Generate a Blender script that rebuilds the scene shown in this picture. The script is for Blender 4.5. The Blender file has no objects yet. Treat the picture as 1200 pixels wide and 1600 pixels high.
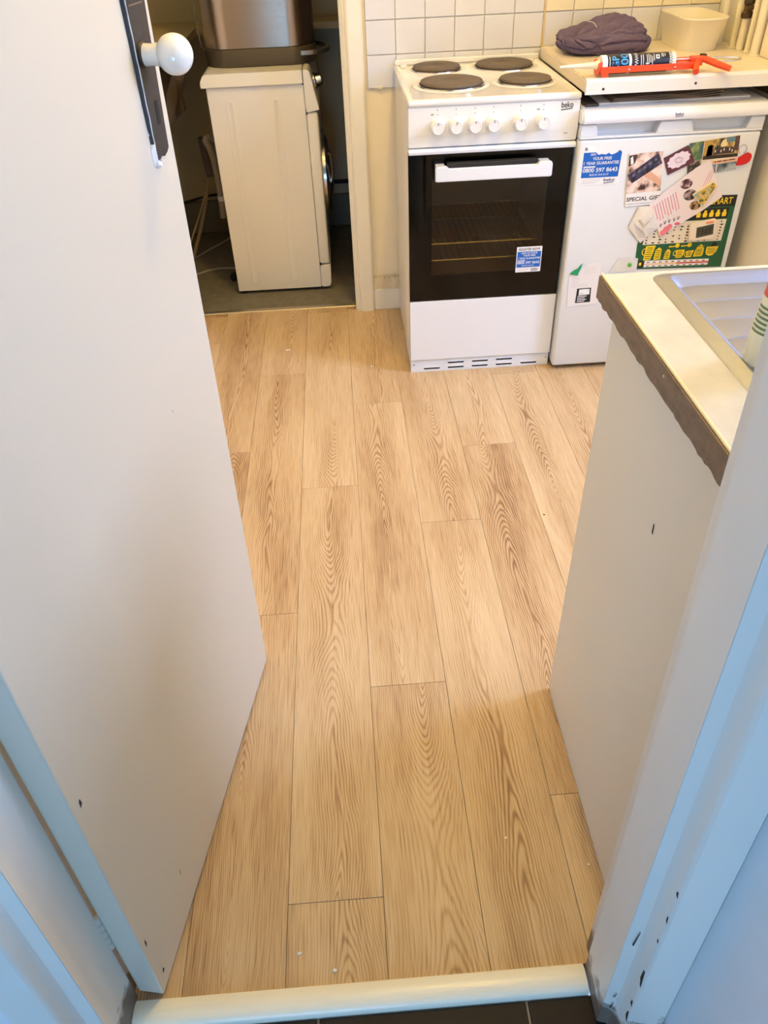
import bpy, bmesh, math, random
from mathutils import Vector, Matrix, noise
random.seed(7)
scene = bpy.context.scene
COL = scene.collection
R = math.radians

# ------------------------------------------------------------------ camera
cam_d = bpy.data.cameras.new('camera'); cam = bpy.data.objects.new('camera', cam_d); COL.objects.link(cam)
CAM_H = 1.35718
F_PX, PITCH, ROLL, YAW = 1169.58, 0.697314, -0.0443257, 0.0356831
_cy, _sy, _cp, _sp = math.cos(YAW), math.sin(YAW), math.cos(PITCH), math.sin(PITCH)
_fw = Vector((_sy*_cp, _cy*_cp, -_sp)); _r0 = Vector((_cy, -_sy, 0)); _u0 = _r0.cross(_fw)
_r = _r0*math.cos(ROLL) + _u0*math.sin(ROLL); _u = -_r0*math.sin(ROLL) + _u0*math.cos(ROLL)
cam.matrix_world = Matrix(((_r.x, _u.x, -_fw.x, 0), (_r.y, _u.y, -_fw.y, 0), (_r.z, _u.z, -_fw.z, CAM_H), (0, 0, 0, 1)))
cam_d.sensor_fit = 'VERTICAL'; cam_d.sensor_height = 24.0; cam_d.lens = 24.0*F_PX/1600.0
cam_d.clip_start = 0.02
scene.camera = cam

# ------------------------------------------------------------------ world, daylight, exposure
world = bpy.data.worlds.new('daylight_sky'); scene.world = world; world.use_nodes = True
bg = world.node_tree.nodes['Background']; bg.inputs[0].default_value = (0.55, 0.68, 0.95, 1); bg.inputs[1].default_value = 1.0
def area(name, loc, rot, sx, sy, power, col):
    d = bpy.data.lights.new(name, 'AREA'); d.shape = 'RECTANGLE'; d.size = sx; d.size_y = sy
    d.energy = power; d.color = col
    o = bpy.data.objects.new(name, d); COL.objects.link(o); o.location = loc; o.rotation_euler = rot
    return o
# daylight entering by the kitchen window over the sink (in the right wall) and by an unseen hall door, glazed low to spare the kitchen floor
area('window_daylight', (2.46, 1.36, 1.88), (0, R(62), 0), 1.10, 0.90, 112.0, (0.46, 0.62, 1.0))
area('hall_daylight', (-0.35, -1.78, 0.55), (R(90), 0, 0), 0.66, 0.9, 24.0, (0.33, 0.63, 1.0))
scene.view_settings.view_transform = 'Standard'; scene.view_settings.look = 'None'
scene.view_settings.exposure = 0.0; scene.view_settings.gamma = 1.0; scene.view_settings.use_curve_mapping = False

# ------------------------------------------------------------------ materials
def lin(c):
    return tuple(((v/255)/12.92 if v/255 <= .04045 else ((v/255+.055)/1.055)**2.4) for v in c)
MATS = {}
def mat(name, rgb, rough=.5, metal=0., var=0., vscale=6., bump=0., bscale=80., spec=.5, coat=0., stretch=None, trans=0.):
    """principled material: base colour with procedural noise variation and fine relief"""
    if name in MATS: return MATS[name]
    m = bpy.data.materials.new(name); m.use_nodes = True; nt = m.node_tree; p = nt.nodes['Principled BSDF']
    c = lin(rgb) + (1,)
    p.inputs['Base Color'].default_value = c; p.inputs['Roughness'].default_value = rough
    p.inputs['Metallic'].default_value = metal; p.inputs['Specular IOR Level'].default_value = spec
    if coat: p.inputs['Coat Weight'].default_value = coat; p.inputs['Coat Roughness'].default_value = .06
    if trans: p.inputs['Transmission Weight'].default_value = trans
    tc = nt.nodes.new('ShaderNodeTexCoord'); src = tc.outputs['Object']
    if stretch:
        mp = nt.nodes.new('ShaderNodeMapping'); mp.inputs['Scale'].default_value = stretch
        nt.links.new(src, mp.inputs[0]); src = mp.outputs[0]
    if var:
        n = nt.nodes.new('ShaderNodeTexNoise'); n.inputs['Scale'].default_value = vscale; n.inputs['Detail'].default_value = 5
        nt.links.new(src, n.inputs['Vector'])
        mx = nt.nodes.new('ShaderNodeMix'); mx.data_type = 'RGBA'
        mx.inputs[6].default_value = tuple(v*(1-var) for v in c[:3]) + (1,); mx.inputs[7].default_value = tuple(min(1, v*(1+var*.6)) for v in c[:3]) + (1,)
        nt.links.new(n.outputs['Fac'], mx.inputs[0]); nt.links.new(mx.outputs[2], p.inputs['Base Color'])
    if bump:
        n2 = nt.nodes.new('ShaderNodeTexNoise'); n2.inputs['Scale'].default_value = bscale; n2.inputs['Detail'].default_value = 4
        nt.links.new(src, n2.inputs['Vector'])
        b = nt.nodes.new('ShaderNodeBump'); b.inputs['Strength'].default_value = bump; b.inputs['Distance'].default_value = .002
        nt.links.new(n2.outputs['Fac'], b.inputs['Height']); nt.links.new(b.outputs['Normal'], p.inputs['Normal'])
    MATS[name] = m; return m

def oak_material():
    m = bpy.data.materials.new('oak_plank'); m.use_nodes = True; nt = m.node_tree; N = nt.nodes.new; L = nt.links.new
    p = nt.nodes['Principled BSDF']
    tc = N('ShaderNodeTexCoord'); oi = N('ShaderNodeObjectInfo')
    sep = N('ShaderNodeSeparateXYZ'); L(tc.outputs['Object'], sep.inputs[0])
    oc = N('ShaderNodeSeparateColor'); L(oi.outputs['Color'], oc.inputs[0])     # r: tone, g: heart offset, b: seed
    def M(op, a, b=None, c=None):
        n = N('ShaderNodeMath'); n.operation = op
        for i, v in enumerate((a, b, c)):
            if v is None: continue
            if isinstance(v, (int, float)): n.inputs[i].default_value = v
            else: L(v, n.inputs[i])
        return n.outputs[0]
    seed = M('MULTIPLY', oc.outputs['Blue'], 53.0)
    x, y = sep.outputs['X'], sep.outputs['Y']
    def noise1(scale, off, detail=2.):
        n = N('ShaderNodeTexNoise'); n.noise_dimensions = '1D'; n.inputs['Detail'].default_value = detail; n.inputs['Scale'].default_value = scale
        L(M('ADD', y, M('ADD', seed, off)), n.inputs['W']); return n.outputs['Fac']
    def noise3(sx, sy, sc, detail=3.):
        cb = N('ShaderNodeCombineXYZ'); L(M('MULTIPLY', x, sx), cb.inputs[0]); L(M('MULTIPLY', y, sy), cb.inputs[1]); L(seed, cb.inputs[2])
        n = N('ShaderNodeTexNoise'); n.inputs['Scale'].default_value = sc; n.inputs['Detail'].default_value = detail
        L(cb.outputs[0], n.inputs['Vector']); return n.outputs['Fac']
    heart = M('MULTIPLY', M('SUBTRACT', oc.outputs['Green'], .5), .10)
    wander = M('MULTIPLY', M('SUBTRACT', noise1(2.2, 3.1), .5), .055)
    X = M('ADD', M('SUBTRACT', x, heart), wander)
    wob = M('MULTIPLY', M('SUBTRACT', noise3(24, 6, 1.0, 3), .5), .012)
    D = M('ADD', M('MULTIPLY', M('SUBTRACT', noise1(1.15, 9.7, 1.0), .5), .26), M('MULTIPLY', wob, 1.3))
    D = M('ADD', D, .06)
    X2 = M('MULTIPLY', M('ADD', X, wob), 1.0)
    r = M('SQRT', M('ADD', M('MULTIPLY', M('POWER', M('ABSOLUTE', X2), 1.6), 1.5), M('MULTIPLY', D, D)))
    ph = M('MULTIPLY', r, 800.0)
    ring = M('POWER', M('MULTIPLY_ADD', M('SINE', ph), .5, .5), 2.2)
    ringw = N('ShaderNodeMapRange'); ringw.inputs['From Min'].default_value = .012; ringw.inputs['From Max'].default_value = .070
    ringw.inputs['To Min'].default_value = 1.0; ringw.inputs['To Max'].default_value = .30; L(M('ABSOLUTE', X), ringw.inputs['Value'])
    patch = noise3(7, 2.2, 1.0, 2)
    ring = M('MULTIPLY', M('MULTIPLY', ring, ringw.outputs[0]), M('MULTIPLY_ADD', patch, 1.5, -.1))
    fine = noise3(420, 14, 1.0, 4)
    pore = N('ShaderNodeMapRange'); pore.inputs['From Min'].default_value = .50; pore.inputs['From Max'].default_value = .72; L(noise3(300, 9, 1.0, 2), pore.inputs['Value'])
    broad = noise3(14, 1.6, 1.0, 3)
    g = M('ADD', M('MULTIPLY', ring, .62), M('ADD', M('MULTIPLY', M('SUBTRACT', fine, .5), .75), M('MULTIPLY', pore.outputs[0], .22)))
    g = M('ADD', g, M('MULTIPLY', M('SUBTRACT', broad, .5), .9))
    g = M('ADD', g, M('MULTIPLY', M('SUBTRACT', oc.outputs['Red'], .5), .55))
    g = M('ADD', g, .26)
    cr = N('ShaderNodeValToRGB'); e = cr.color_ramp.elements
    e[0].position = .0; e[0].color = lin((218, 194, 158)) + (1,)
    e[1].position = 1.0; e[1].color = lin((124, 94, 66)) + (1,)
    k = e.new(.38); k.color = lin((198, 169, 130)) + (1,)
    k = e.new(.7); k.color = lin((166, 132, 96)) + (1,)
    L(g, cr.inputs[0]); L(cr.outputs[0], p.inputs['Base Color'])
    p.inputs['Roughness'].default_value = .42; p.inputs['Specular IOR Level'].default_value = .42
    b = N('ShaderNodeBump'); b.inputs['Strength'].default_value = .12; b.inputs['Distance'].default_value = .0006
    L(M('SUBTRACT', 0.0, g), b.inputs['Height']); L(b.outputs[0], p.inputs['Normal'])
    return m

def worn_paint(name, rgb, under, level, soft=.03, rough=.38):
    """gloss paint, knocked off in ragged patches below a given height (kick marks)"""
    m = bpy.data.materials.new(name); m.use_nodes = True; nt = m.node_tree; N = nt.nodes.new; L = nt.links.new
    p = nt.nodes['Principled BSDF']; p.inputs['Roughness'].default_value = rough
    tc = N('ShaderNodeTexCoord'); geo = N('ShaderNodeNewGeometry'); sp = N('ShaderNodeSeparateXYZ'); L(geo.outputs['Position'], sp.inputs[0])
    n = N('ShaderNodeTexNoise'); n.inputs['Scale'].default_value = 34; n.inputs['Detail'].default_value = 6; L(tc.outputs['Object'], n.inputs['Vector'])
    a = N('ShaderNodeMath'); a.operation = 'MULTIPLY_ADD'; L(n.outputs['Fac'], a.inputs[0]); a.inputs[1].default_value = -.16; L(sp.outputs['Z'], a.inputs[2])
    mr = N('ShaderNodeMapRange'); mr.inputs['From Min'].default_value = level-.08; mr.inputs['From Max'].default_value = level-.08+soft
    L(a.outputs[0], mr.inputs['Value'])
    n2 = N('ShaderNodeTexNoise'); n2.inputs['Scale'].default_value = 7; n2.inputs['Detail'].default_value = 4; L(tc.outputs['Object'], n2.inputs['Vector'])
    mv = N('ShaderNodeMix'); mv.data_type = 'RGBA'; mv.inputs[6].default_value = tuple(v*.93 for v in lin(rgb)) + (1,); mv.inputs[7].default_value = lin(rgb) + (1,)
    L(n2.outputs['Fac'], mv.inputs[0])
    mx = N('ShaderNodeMix'); mx.data_type = 'RGBA'; mx.inputs[6].default_value = lin(under) + (1,)
    L(mr.outputs[0], mx.inputs[0]); L(mv.outputs[2], mx.inputs[7]); L(mx.outputs[2], p.inputs['Base Color'])
    b = N('ShaderNodeBump'); b.inputs['Strength'].default_value = .25; b.inputs['Distance'].default_value = .001
    L(n.outputs['Fac'], b.inputs['Height']); L(b.outputs[0], p.inputs['Normal'])
    return m

def clear_pane(name, tint, fac, rough=.03):
    m = bpy.data.materials.new(name); m.use_nodes = True; nt = m.node_tree; nt.nodes.clear()
    o = nt.nodes.new('ShaderNodeOutputMaterial'); t = nt.nodes.new('ShaderNodeBsdfTransparent'); g = nt.nodes.new('ShaderNodeBsdfGlossy')
    t.inputs[0].default_value = tint + (1,); g.inputs['Roughness'].default_value = rough; g.inputs[0].default_value = (.9, .9, .9, 1)
    x = nt.nodes.new('ShaderNodeMixShader'); x.inputs[0].default_value = fac
    nt.links.new(t.outputs[0], x.inputs[1]); nt.links.new(g.outputs[0], x.inputs[2]); nt.links.new(x.outputs[0], o.inputs[0])
    return m

def glow(name, rgb, strength):
    m = bpy.data.materials.new(name); m.use_nodes = True; p = m.node_tree.nodes['Principled BSDF']
    p.inputs['Emission Color'].default_value = rgb + (1,); p.inputs['Emission Strength'].default_value = strength
    return m

OAK = oak_material()
M_white = mat('white_enamel', (234, 236, 240), .22, var=.02, coat=.2)
M_panelw = mat('white_plastic', (235, 233, 228), .35, var=.02)
M_fridge = mat('fridge_white', (228, 232, 236), .3, var=.03, vscale=3)
M_hobw = mat('hob_enamel', (238, 236, 232), .18, var=.05, vscale=9, coat=.3)
M_sidew = mat('appliance_side_cream', (228, 224, 216), .3, var=.06, vscale=4)
M_black = mat('black_glass', (6, 6, 6), .08, spec=.1)
M_dark = mat('dark_recess', (18, 16, 15), .6, var=.2)
M_enamel = mat('oven_enamel', (150, 138, 122), .35, var=.2, vscale=20)
M_chrome = mat('bright_metal', (210, 208, 205), .18, 1., var=.06, vscale=30)
M_steel = mat('brushed_steel', (146, 152, 172), .5, 1., var=.12, vscale=8, bump=.12, bscale=60, stretch=(1, 1, 18))
M_iron = mat('cast_iron', (96, 84, 72), .62, var=.35, vscale=45, bump=.3, bscale=220)
M_walldoor = mat('kitchen_wall_cream', (238, 234, 222), .75, var=.08, vscale=7, bump=.35, bscale=40)
M_wally = mat('cream_plaster', (246, 232, 200), .7, var=.10, vscale=9, bump=.5, bscale=30)
M_ceil = mat('ceiling_white', (240, 236, 226), .85, var=.03)
M_hall = mat('hall_paint', (240, 242, 244), .6, var=.05, vscale=5, bump=.3, bscale=50)
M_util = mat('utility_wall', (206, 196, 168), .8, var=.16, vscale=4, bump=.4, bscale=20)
M_utilshade = mat('utility_shade_wall', (112, 106, 104), .75, var=.2, vscale=3, bump=.3, bscale=20)  # utility wall in shade, the darkness put into its colour
M_gloss = mat('cream_gloss', (238, 232, 216), .35, var=.06, vscale=12, bump=.35, bscale=60)
M_doorp = mat('door_gloss_paint', (214, 206, 188), .36, var=.035, vscale=2.2, bump=.12, bscale=22)
M_tile = mat('white_glazed_tile', (222, 222, 226), .2, var=.04, vscale=14, coat=.2)
M_tiley = mat('glazed_tile_yellower', (240, 228, 194), .22, var=.05, vscale=14, coat=.2)  # tile colour shifted yellower, used for the upper right rows
M_grout = mat('tile_grout', (222, 214, 196), .9, var=.15, vscale=60)
M_conc = mat('concrete_floor', (118, 112, 100), .9, var=.45, vscale=26, bump=.6, bscale=120)
M_halltile = mat('dark_floor_tile', (30, 26, 27), .5, spec=.2, var=.2, vscale=14, bump=.2, bscale=60)
M_hallgrout = mat('floor_grout', (150, 138, 122), .9, var=.2)
M_base = mat('joint_shadow_brown', (90, 70, 48), .8)
M_alu = mat('aluminium_strip', (176, 166, 148), .4, .8, var=.15, vscale=20)
M_thr = mat('cream_threshold_gloss', (250, 246, 226), .3, var=.07, vscale=14, bump=.2, bscale=30, stretch=(1, 8, 8))
M_chip = mat('bare_wood_chip', (58, 44, 38), .8, var=.3, vscale=60)
M_knob = mat('porcelain', (244, 240, 230), .12, coat=.5, var=.02)
M_plate = mat('old_black_iron', (44, 38, 36), .5, var=.4, vscale=30, bump=.4, bscale=60)
M_cream = mat('sink_panel_paint', (238, 230, 212), .5, var=.04, vscale=3)
M_chipb = mat('exposed_chipboard', (140, 118, 96), .85, var=.45, vscale=34, bump=.5, bscale=90, stretch=(1, 1, 3))
M_lam = mat('worktop_laminate', (202, 200, 190), .35, var=.24, vscale=22, bump=.1)
M_lamlip = mat('laminate_edge', (236, 222, 180), .4, var=.06)
M_topw = mat('counter_cream_laminate', (232, 220, 200), .35, var=.06, vscale=10)
M_edge = mat('counter_edge_strip', (236, 232, 224), .4, var=.05)
M_ink = mat('print_black', (24, 24, 28), .6)
M_grey = mat('print_grey', (128, 128, 132), .5)
M_blue = mat('sticker_blue', (8, 96, 190), .35)
M_navy = mat('print_navy', (34, 44, 92), .5)
M_paper = mat('white_paper', (242, 240, 238), .6, var=.02)
M_cremep = mat('cream_paper', (232, 222, 202), .7, var=.05, vscale=20)
M_orange = mat('orange_metal_paint', (236, 74, 22), .32, var=.05, coat=.2)
M_towel = mat('purple_terry', (112, 100, 128), .95, var=.28, vscale=70, bump=1.0, bscale=420, spec=.1)
M_tub = mat('tub_plastic', (240, 234, 214), .42, var=.02)
M_pipe = mat('painted_pipe', (236, 228, 204), .5, var=.12, vscale=20, bump=.5, bscale=60)
M_brass = mat('tarnished_valve', (88, 70, 48), .45, .6, var=.4, vscale=60)
M_green = mat('chart_green', (18, 88, 56), .4, var=.04)
M_yel = mat('chart_yellow', (246, 214, 36), .4)
M_red = mat('heart_red', (206, 22, 24), .4)
M_maroon = mat('card_maroon', (96, 44, 60), .5, var=.06)
M_lilac = mat('card_lilac', (238, 222, 236), .6)
M_pink = mat('print_pink', (226, 150, 160), .6)
M_lcd = mat('lcd_screen', (70, 72, 62), .3, var=.05)

# ------------------------------------------------------------------ mesh helpers
W = {}
def meta(o, label=None, cat=None, group=None, kind=None):
    if label: o['label'] = label
    if cat: o['category'] = cat
    if group: o['group'] = group
    if kind: o['kind'] = kind
    return o
def thing(name, label, cat, loc, group=None, kind=None):
    o = bpy.data.objects.new(name, None); COL.objects.link(o); o.location = loc; o.empty_display_size = .05
    W[o] = Vector(loc); return meta(o, label, cat, group, kind)
def obj(name, bm, material, parent=None, loc=None, smooth=False, angle=40):
    """links a bmesh (vertices in world metres) as ONE mesh object; a part sits at its thing's origin"""
    base = W[parent] if parent is not None else Vector(loc or (0, 0, 0))
    bmesh.ops.recalc_face_normals(bm, faces=bm.faces[:])
    for v in bm.verts: v.co -= base
    me = bpy.data.meshes.new(name); bm.to_mesh(me); bm.free()
    for mm in (material if isinstance(material, (list, tuple)) else [material]): me.materials.append(mm)
    if smooth:
        for p in me.polygons: p.use_smooth = True
        try: me.set_sharp_from_angle(angle=R(angle))
        except Exception: pass
    o = bpy.data.objects.new(name, me); COL.objects.link(o)
    if parent is not None: o.parent = parent
    else: o.location = base
    W[o] = base.copy(); return o
def NB(): return bmesh.new()
def box(bm, x0, x1, y0, y1, z0, z1, bev=0., seg=2):
    vs = [bm.verts.new(p) for p in ((x0,y0,z0),(x1,y0,z0),(x1,y1,z0),(x0,y1,z0),(x0,y0,z1),(x1,y0,z1),(x1,y1,z1),(x0,y1,z1))]
    fs = [bm.faces.new([vs[i] for i in f]) for f in ((3,2,1,0),(4,5,6,7),(0,1,5,4),(1,2,6,5),(2,3,7,6),(3,0,4,7))]
    if bev:
        ed = list({e for f in fs for e in f.edges})
        bmesh.ops.bevel(bm, geom=ed, offset=bev, segments=seg, affect='EDGES', profile=.5)
    return bm
def prism(bm, pts, axis, a, b, bev=0.):
    """polygon (list of 2-D points) extruded along an axis from a to b; x: (y,z)  y: (x,z)  z: (x,y)"""
    def P(q, t): return {'x': (t, q[0], q[1]), 'y': (q[0], t, q[1]), 'z': (q[0], q[1], t)}[axis]
    A = [bm.verts.new(P(q, a)) for q in pts]; B = [bm.verts.new(P(q, b)) for q in pts]; n = len(pts)
    fs = [bm.faces.new(A), bm.faces.new(B[::-1])] + [bm.faces.new((A[i], B[i], B[(i+1) % n], A[(i+1) % n])) for i in range(n)]
    if bev: bmesh.ops.bevel(bm, geom=list({e for f in fs for e in f.edges}), offset=bev, segments=2, affect='EDGES')
    return bm
def frame_of(d):
    d = Vector(d).normalized(); a = Vector((0, 0, 1)) if abs(d.z) < .9 else Vector((1, 0, 0))
    u = d.cross(a).normalized(); return u, d.cross(u).normalized(), d
def lathe(bm, prof, c, axis=(0, 0, 1), n=32):
    """profile [(radius, along)] turned round an axis through c"""
    u, v, d = frame_of(axis); c = Vector(c); rings = []
    for r, h in prof:
        if r < 1e-6: rings.append([bm.verts.new(c + d*h)])
        else: rings.append([bm.verts.new(c + d*h + (u*math.cos(2*math.pi*i/n) + v*math.sin(2*math.pi*i/n))*r) for i in range(n)])
    for A, B in zip(rings, rings[1:]):
        for i in range(n):
            j = (i+1) % n
            if len(A) == 1 and len(B) == 1: continue
            if len(A) == 1: bm.faces.new((A[0], B[i], B[j]))
            elif len(B) == 1: bm.faces.new((A[i], A[j], B[0]))
            else: bm.faces.new((A[i], A[j], B[j], B[i]))
    for Rg in (rings[0], rings[-1]):
        if len(Rg) > 1: bm.faces.new(Rg)
    return bm
def tube(bm, pts, r, n=10, smooth=0):
    pts = [Vector(p) for p in pts]
    for _ in range(smooth):
        q = [pts[0]]
        for a, b in zip(pts, pts[1:]): q += [a*.75+b*.25, a*.25+b*.75]
        pts = q + [pts[-1]]
    rings = []; up = None
    for i, p in enumerate(pts):
        d = (pts[min(i+1, len(pts)-1)] - pts[max(i-1, 0)]).normalized()
        if up is None: u, v, _ = frame_of(d)
        else:
            u = (up - d*up.dot(d)).normalized(); v = d.cross(u)
        up = u
        rr = r[i] if isinstance(r, (list, tuple)) else r
        rings.append([bm.verts.new(p + (u*math.cos(2*math.pi*k/n) + v*math.sin(2*math.pi*k/n))*rr) for k in range(n)])
    for A, B in zip(rings, rings[1:]):
        for k in range(n): bm.faces.new((A[k], A[(k+1) % n], B[(k+1) % n], B[k]))
    bm.faces.new(rings[0]); bm.faces.new(rings[-1]); return bm
def rrect(x0, x1, y0, y1, r, n=6):
    pts = []
    for cx, cy, a0 in ((x1-r, y0+r, -90), (x1-r, y1-r, 0), (x0+r, y1-r, 90), (x0+r, y0+r, 180)):
        for i in range(n+1):
            a = R(a0 + 90*i/n); pts.append((cx + r*math.cos(a), cy + r*math.sin(a)))
    return pts
def loft(bm, loops, close=True):
    rings = [[bm.verts.new(p) for p in l] for l in loops]; n = len(rings[0])
    for A, B in zip(rings, rings[1:]):
        for k in range(n): bm.faces.new((A[k], A[(k+1) % n], B[(k+1) % n], B[k]))
    if close: bm.faces.new(rings[0]); bm.faces.new(rings[-1])
    return bm
TXT = {}
def text_geo(s):
    if s in TXT: return TXT[s]
    c = bpy.data.curves.new('t', 'FONT'); c.body = s; c.size = 1; c.resolution_u = 3; c.offset = .012
    o = bpy.data.objects.new('t', c); COL.objects.link(o)
    dg = bpy.context.evaluated_depsgraph_get(); dg.update()
    me = bpy.data.meshes.new_from_object(o.evaluated_get(dg))
    V = [(v.co.x, v.co.y) for v in me.vertices]; Fc = [list(p.vertices) for p in me.polygons]
    bpy.data.objects.remove(o); bpy.data.curves.remove(c); bpy.data.meshes.remove(me)
    x0 = min(v[0] for v in V); x1 = max(v[0] for v in V); y0 = min(v[1] for v in V); y1 = max(v[1] for v in V)
    TXT[s] = ([((x-x0)/(x1-x0), (y-y0)/(y1-y0)) for x, y in V], Fc); return TXT[s]
def text(bm, s, f):
    """text outline as faces; f maps (u, v) in the unit square to a point"""
    V, Fc = text_geo(s); vs = [bm.verts.new(f(u, v)) for u, v in V]
    for q in Fc:
        try: bm.faces.new([vs[i] for i in q])
        except ValueError: pass
    return bm
def on_y(x0, x1, z0, z1, y, skew=0.):
    return lambda u, v: (x0 + (x1-x0)*u, y, z0 + (z1-z0)*v + skew*u)
def poly_y(bm, pts, y):
    bm.faces.new([bm.verts.new((x, y, z)) for x, z in pts]); return bm
def sheet_y(bm, pts, y, t=.0006, curl=0.):
    """thin sheet of paper facing -y"""
    n = len(pts); A = [bm.verts.new((x, y, z)) for x, z in pts]; B = [bm.verts.new((x, y-t, z)) for x, z in pts]
    bm.faces.new(A); bm.faces.new(B)
    for i in range(n): bm.faces.new((A[i], A[(i+1) % n], B[(i+1) % n], B[i]))
    return bm
def disc_y(cx, cz, r, n=12, sx=1., sz=1.): return [(cx+r*sx*math.cos(2*math.pi*i/n), cz+r*sz*math.sin(2*math.pi*i/n)) for i in range(n)]
SH = .043                                   # the old door wall leans a little into the kitchen
def shear(bm):
    for v in bm.verts: v.co.y += SH*v.co.z
    return bm

# ================================================================== SETTING
CEIL = 2.90
def struct(name, bm, material, label, cat, loc=(0, 0, 0), **k):
    return meta(obj(name, bm, material, loc=loc, **k), label, cat, kind='structure')

# ---- kitchen floor: planks laid as separate pieces over a base
bm = NB(); box(bm, -1.0, 1.31, .442, 2.95, -.03, -.0035); box(bm, 1.31, 2.2, .47, 2.10, -.03, -.0035); box(bm, -.66, .03, 2.94, 2.988, -.03, -.0035)
FLOOR = struct('floor', bm, M_base, 'oak plank kitchen floor running away from the doorway', 'floor')
PW, PL, X0 = 1/6, 1.178, -.5104
ends = {-3: 2.20, -2: 1.40, -1: 2.708, 0: 1.958, 1: 2.436, 2: 1.751, 3: 2.200, 4: 1.562, 5: 1.915, 6: 2.347, 7: 1.30, 8: 2.05, 9: 1.6, 10: 2.5, 11: 1.9, 12: 1.4, 13: 2.2, 14: 1.7, 15: 2.4, 16: 2.0}
tones = {}
TONE = {(1, 0): .62, (1, 1): .42, (2, 0): .62, (2, 1): .45, (3, 0): .52, (3, 1): .42, (4, 0): .5, (4, 1): .42}
for k, ye in ends.items():
    y = ye - 3*PL
    while y < 2.95:
        a, b = max(y, .4425), min(y+PL, 2.988)
        if b - a > .02:
            xa, xb = max(X0+k*PW, -1.0), min(X0+(k+1)*PW, 2.199)
            if k >= 10: b = min(b, 2.0995)
            if k >= 5: a = max(a, .4715)
            if b > 2.949 and not (xa > -.66 and xb < .03):
                pa, pb = max(xa, -.66), min(xb, .03)
                if pb - pa > .01:
                    bm = NB(); box(bm, pa+.0004, pb-.0004, 2.9499, b-.0004, -.0035, 0, .0004, 1); obj('plank', bm, OAK, FLOOR)
                b = 2.9495
            if b - a > .02 and xb - xa > .01:
                cx, cyy = X0+(k+.5)*PW, y+PL/2
                bm = NB(); box(bm, xa+.0004, xb-.0004, a+.0004, b-.0004, -.0035, 0, .0004, 1)
                for v in bm.verts: v.co -= Vector((cx, cyy, 0))
                me = bpy.data.meshes.new('plank'); bm.to_mesh(me); bm.free(); me.materials.append(OAK)
                o = bpy.data.objects.new('plank', me); COL.objects.link(o); o.parent = FLOOR; o.location = (cx, cyy, 0)
                rr = random.Random(k*31 + int(round((y-ye)/PL))*7 + 5)
                o.color = (rr.uniform(.3, .66), rr.uniform(.25, .75), rr.random(), 1)
        y += PL

# ---- hall floor: dark square tiles
bm = NB(); box(bm, -1.0, .39, -1.75, .40, -.04, -.009)
HF = struct('hall_floor', bm, M_hallgrout, 'dark tiled hall floor in front of the threshold', 'floor')
ts = .33
for i in range(-4, 2):
    for j in range(-6, 2):
        x1_, y1_ = .2055 + (i+1)*ts, .07 + j*ts
        a, b, c, d = max(x1_-ts, -1.0)+.002, min(x1_, .39)-.002, max(y1_, -1.75)+.002, min(y1_+ts, .40)-.002
        if b-a > .01 and d-c > .01:
            bm = NB(); box(bm, a, b, c, d, -.012, -.006, .001, 1); obj('tile', bm, M_halltile, HF)
# ---- utility floor
bm = NB(); box(bm, -.86, .30, 2.988, 4.0, -.03, -.002)
struct('utility_floor', bm, M_conc, 'bare grey concrete floor under the washing machine', 'floor')

# ---- kitchen walls
YB = 2.95
bm = NB()
box(bm, -1.0, -.68, YB, 3.06, 0, CEIL); box(bm, .046, 1.31, YB, 3.06, 0, CEIL); box(bm, -.68, .046, YB, 3.06, 2.03, CEIL)
WB = struct('wall_back', bm, M_wally, 'cream plaster kitchen wall with white tiles behind the cooker', 'wall')
bm = NB(); box(bm, .118, 1.31, 2.9455, YB, .814, 1.42); obj('grout_bed', bm, M_grout, WB)
bm0 = NB(); box(bm0, -.0487, .0487, -.0035, .0035, -.0487, .0487, .0016, 2)
tm = bpy.data.meshes.new('tile'); bm0.to_mesh(tm); tm.materials.append(M_tile)
tmy = bpy.data.meshes.new('tile'); bm0.to_mesh(tmy); tmy.materials.append(M_tiley); bm0.free()
for i in range(12):
    xc = .164 + i*.0995
    for j in range(6):
        zc = .8635 + j*.1
        if xc > .70 and zc < .9: continue
        o = bpy.data.objects.new('tile', tmy if (xc > .70 and zc > 1.0) else tm); COL.objects.link(o); o.parent = WB
        o.location = (xc, 2.9435 + random.uniform(-.0006, .0006), zc)
        o.rotation_euler = (random.uniform(-.006, .006), random.uniform(-.004, .004), random.uniform(-.006, .006))
bm = NB(); box(bm, .7105, .7175, 2.937, 2.948, .905, 1.41, .002); obj('silicone_joint', bm, mat('old_silicone', (214, 190, 140), .6, var=.2, vscale=40), WB)
bm = NB(); tube(bm, [(.122, 2.946, .812), (.14, 2.944, .814), (.152, 2.94, .816), (.158, 2.938, .813), (.166, 2.941, .817), (.185, 2.945, .815), (.206, 2.946, .816)], [.002, .002, .0035, .006, .0035, .002, .002], 8)
obj('grout_smear', bm, M_grout, WB)
bm = NB(); box(bm, -1.08, -1.0, .40, 3.06, 0, CEIL); struct('wall_left', bm, M_walldoor, 'cream kitchen wall hidden behind the open door', 'wall')
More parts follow.
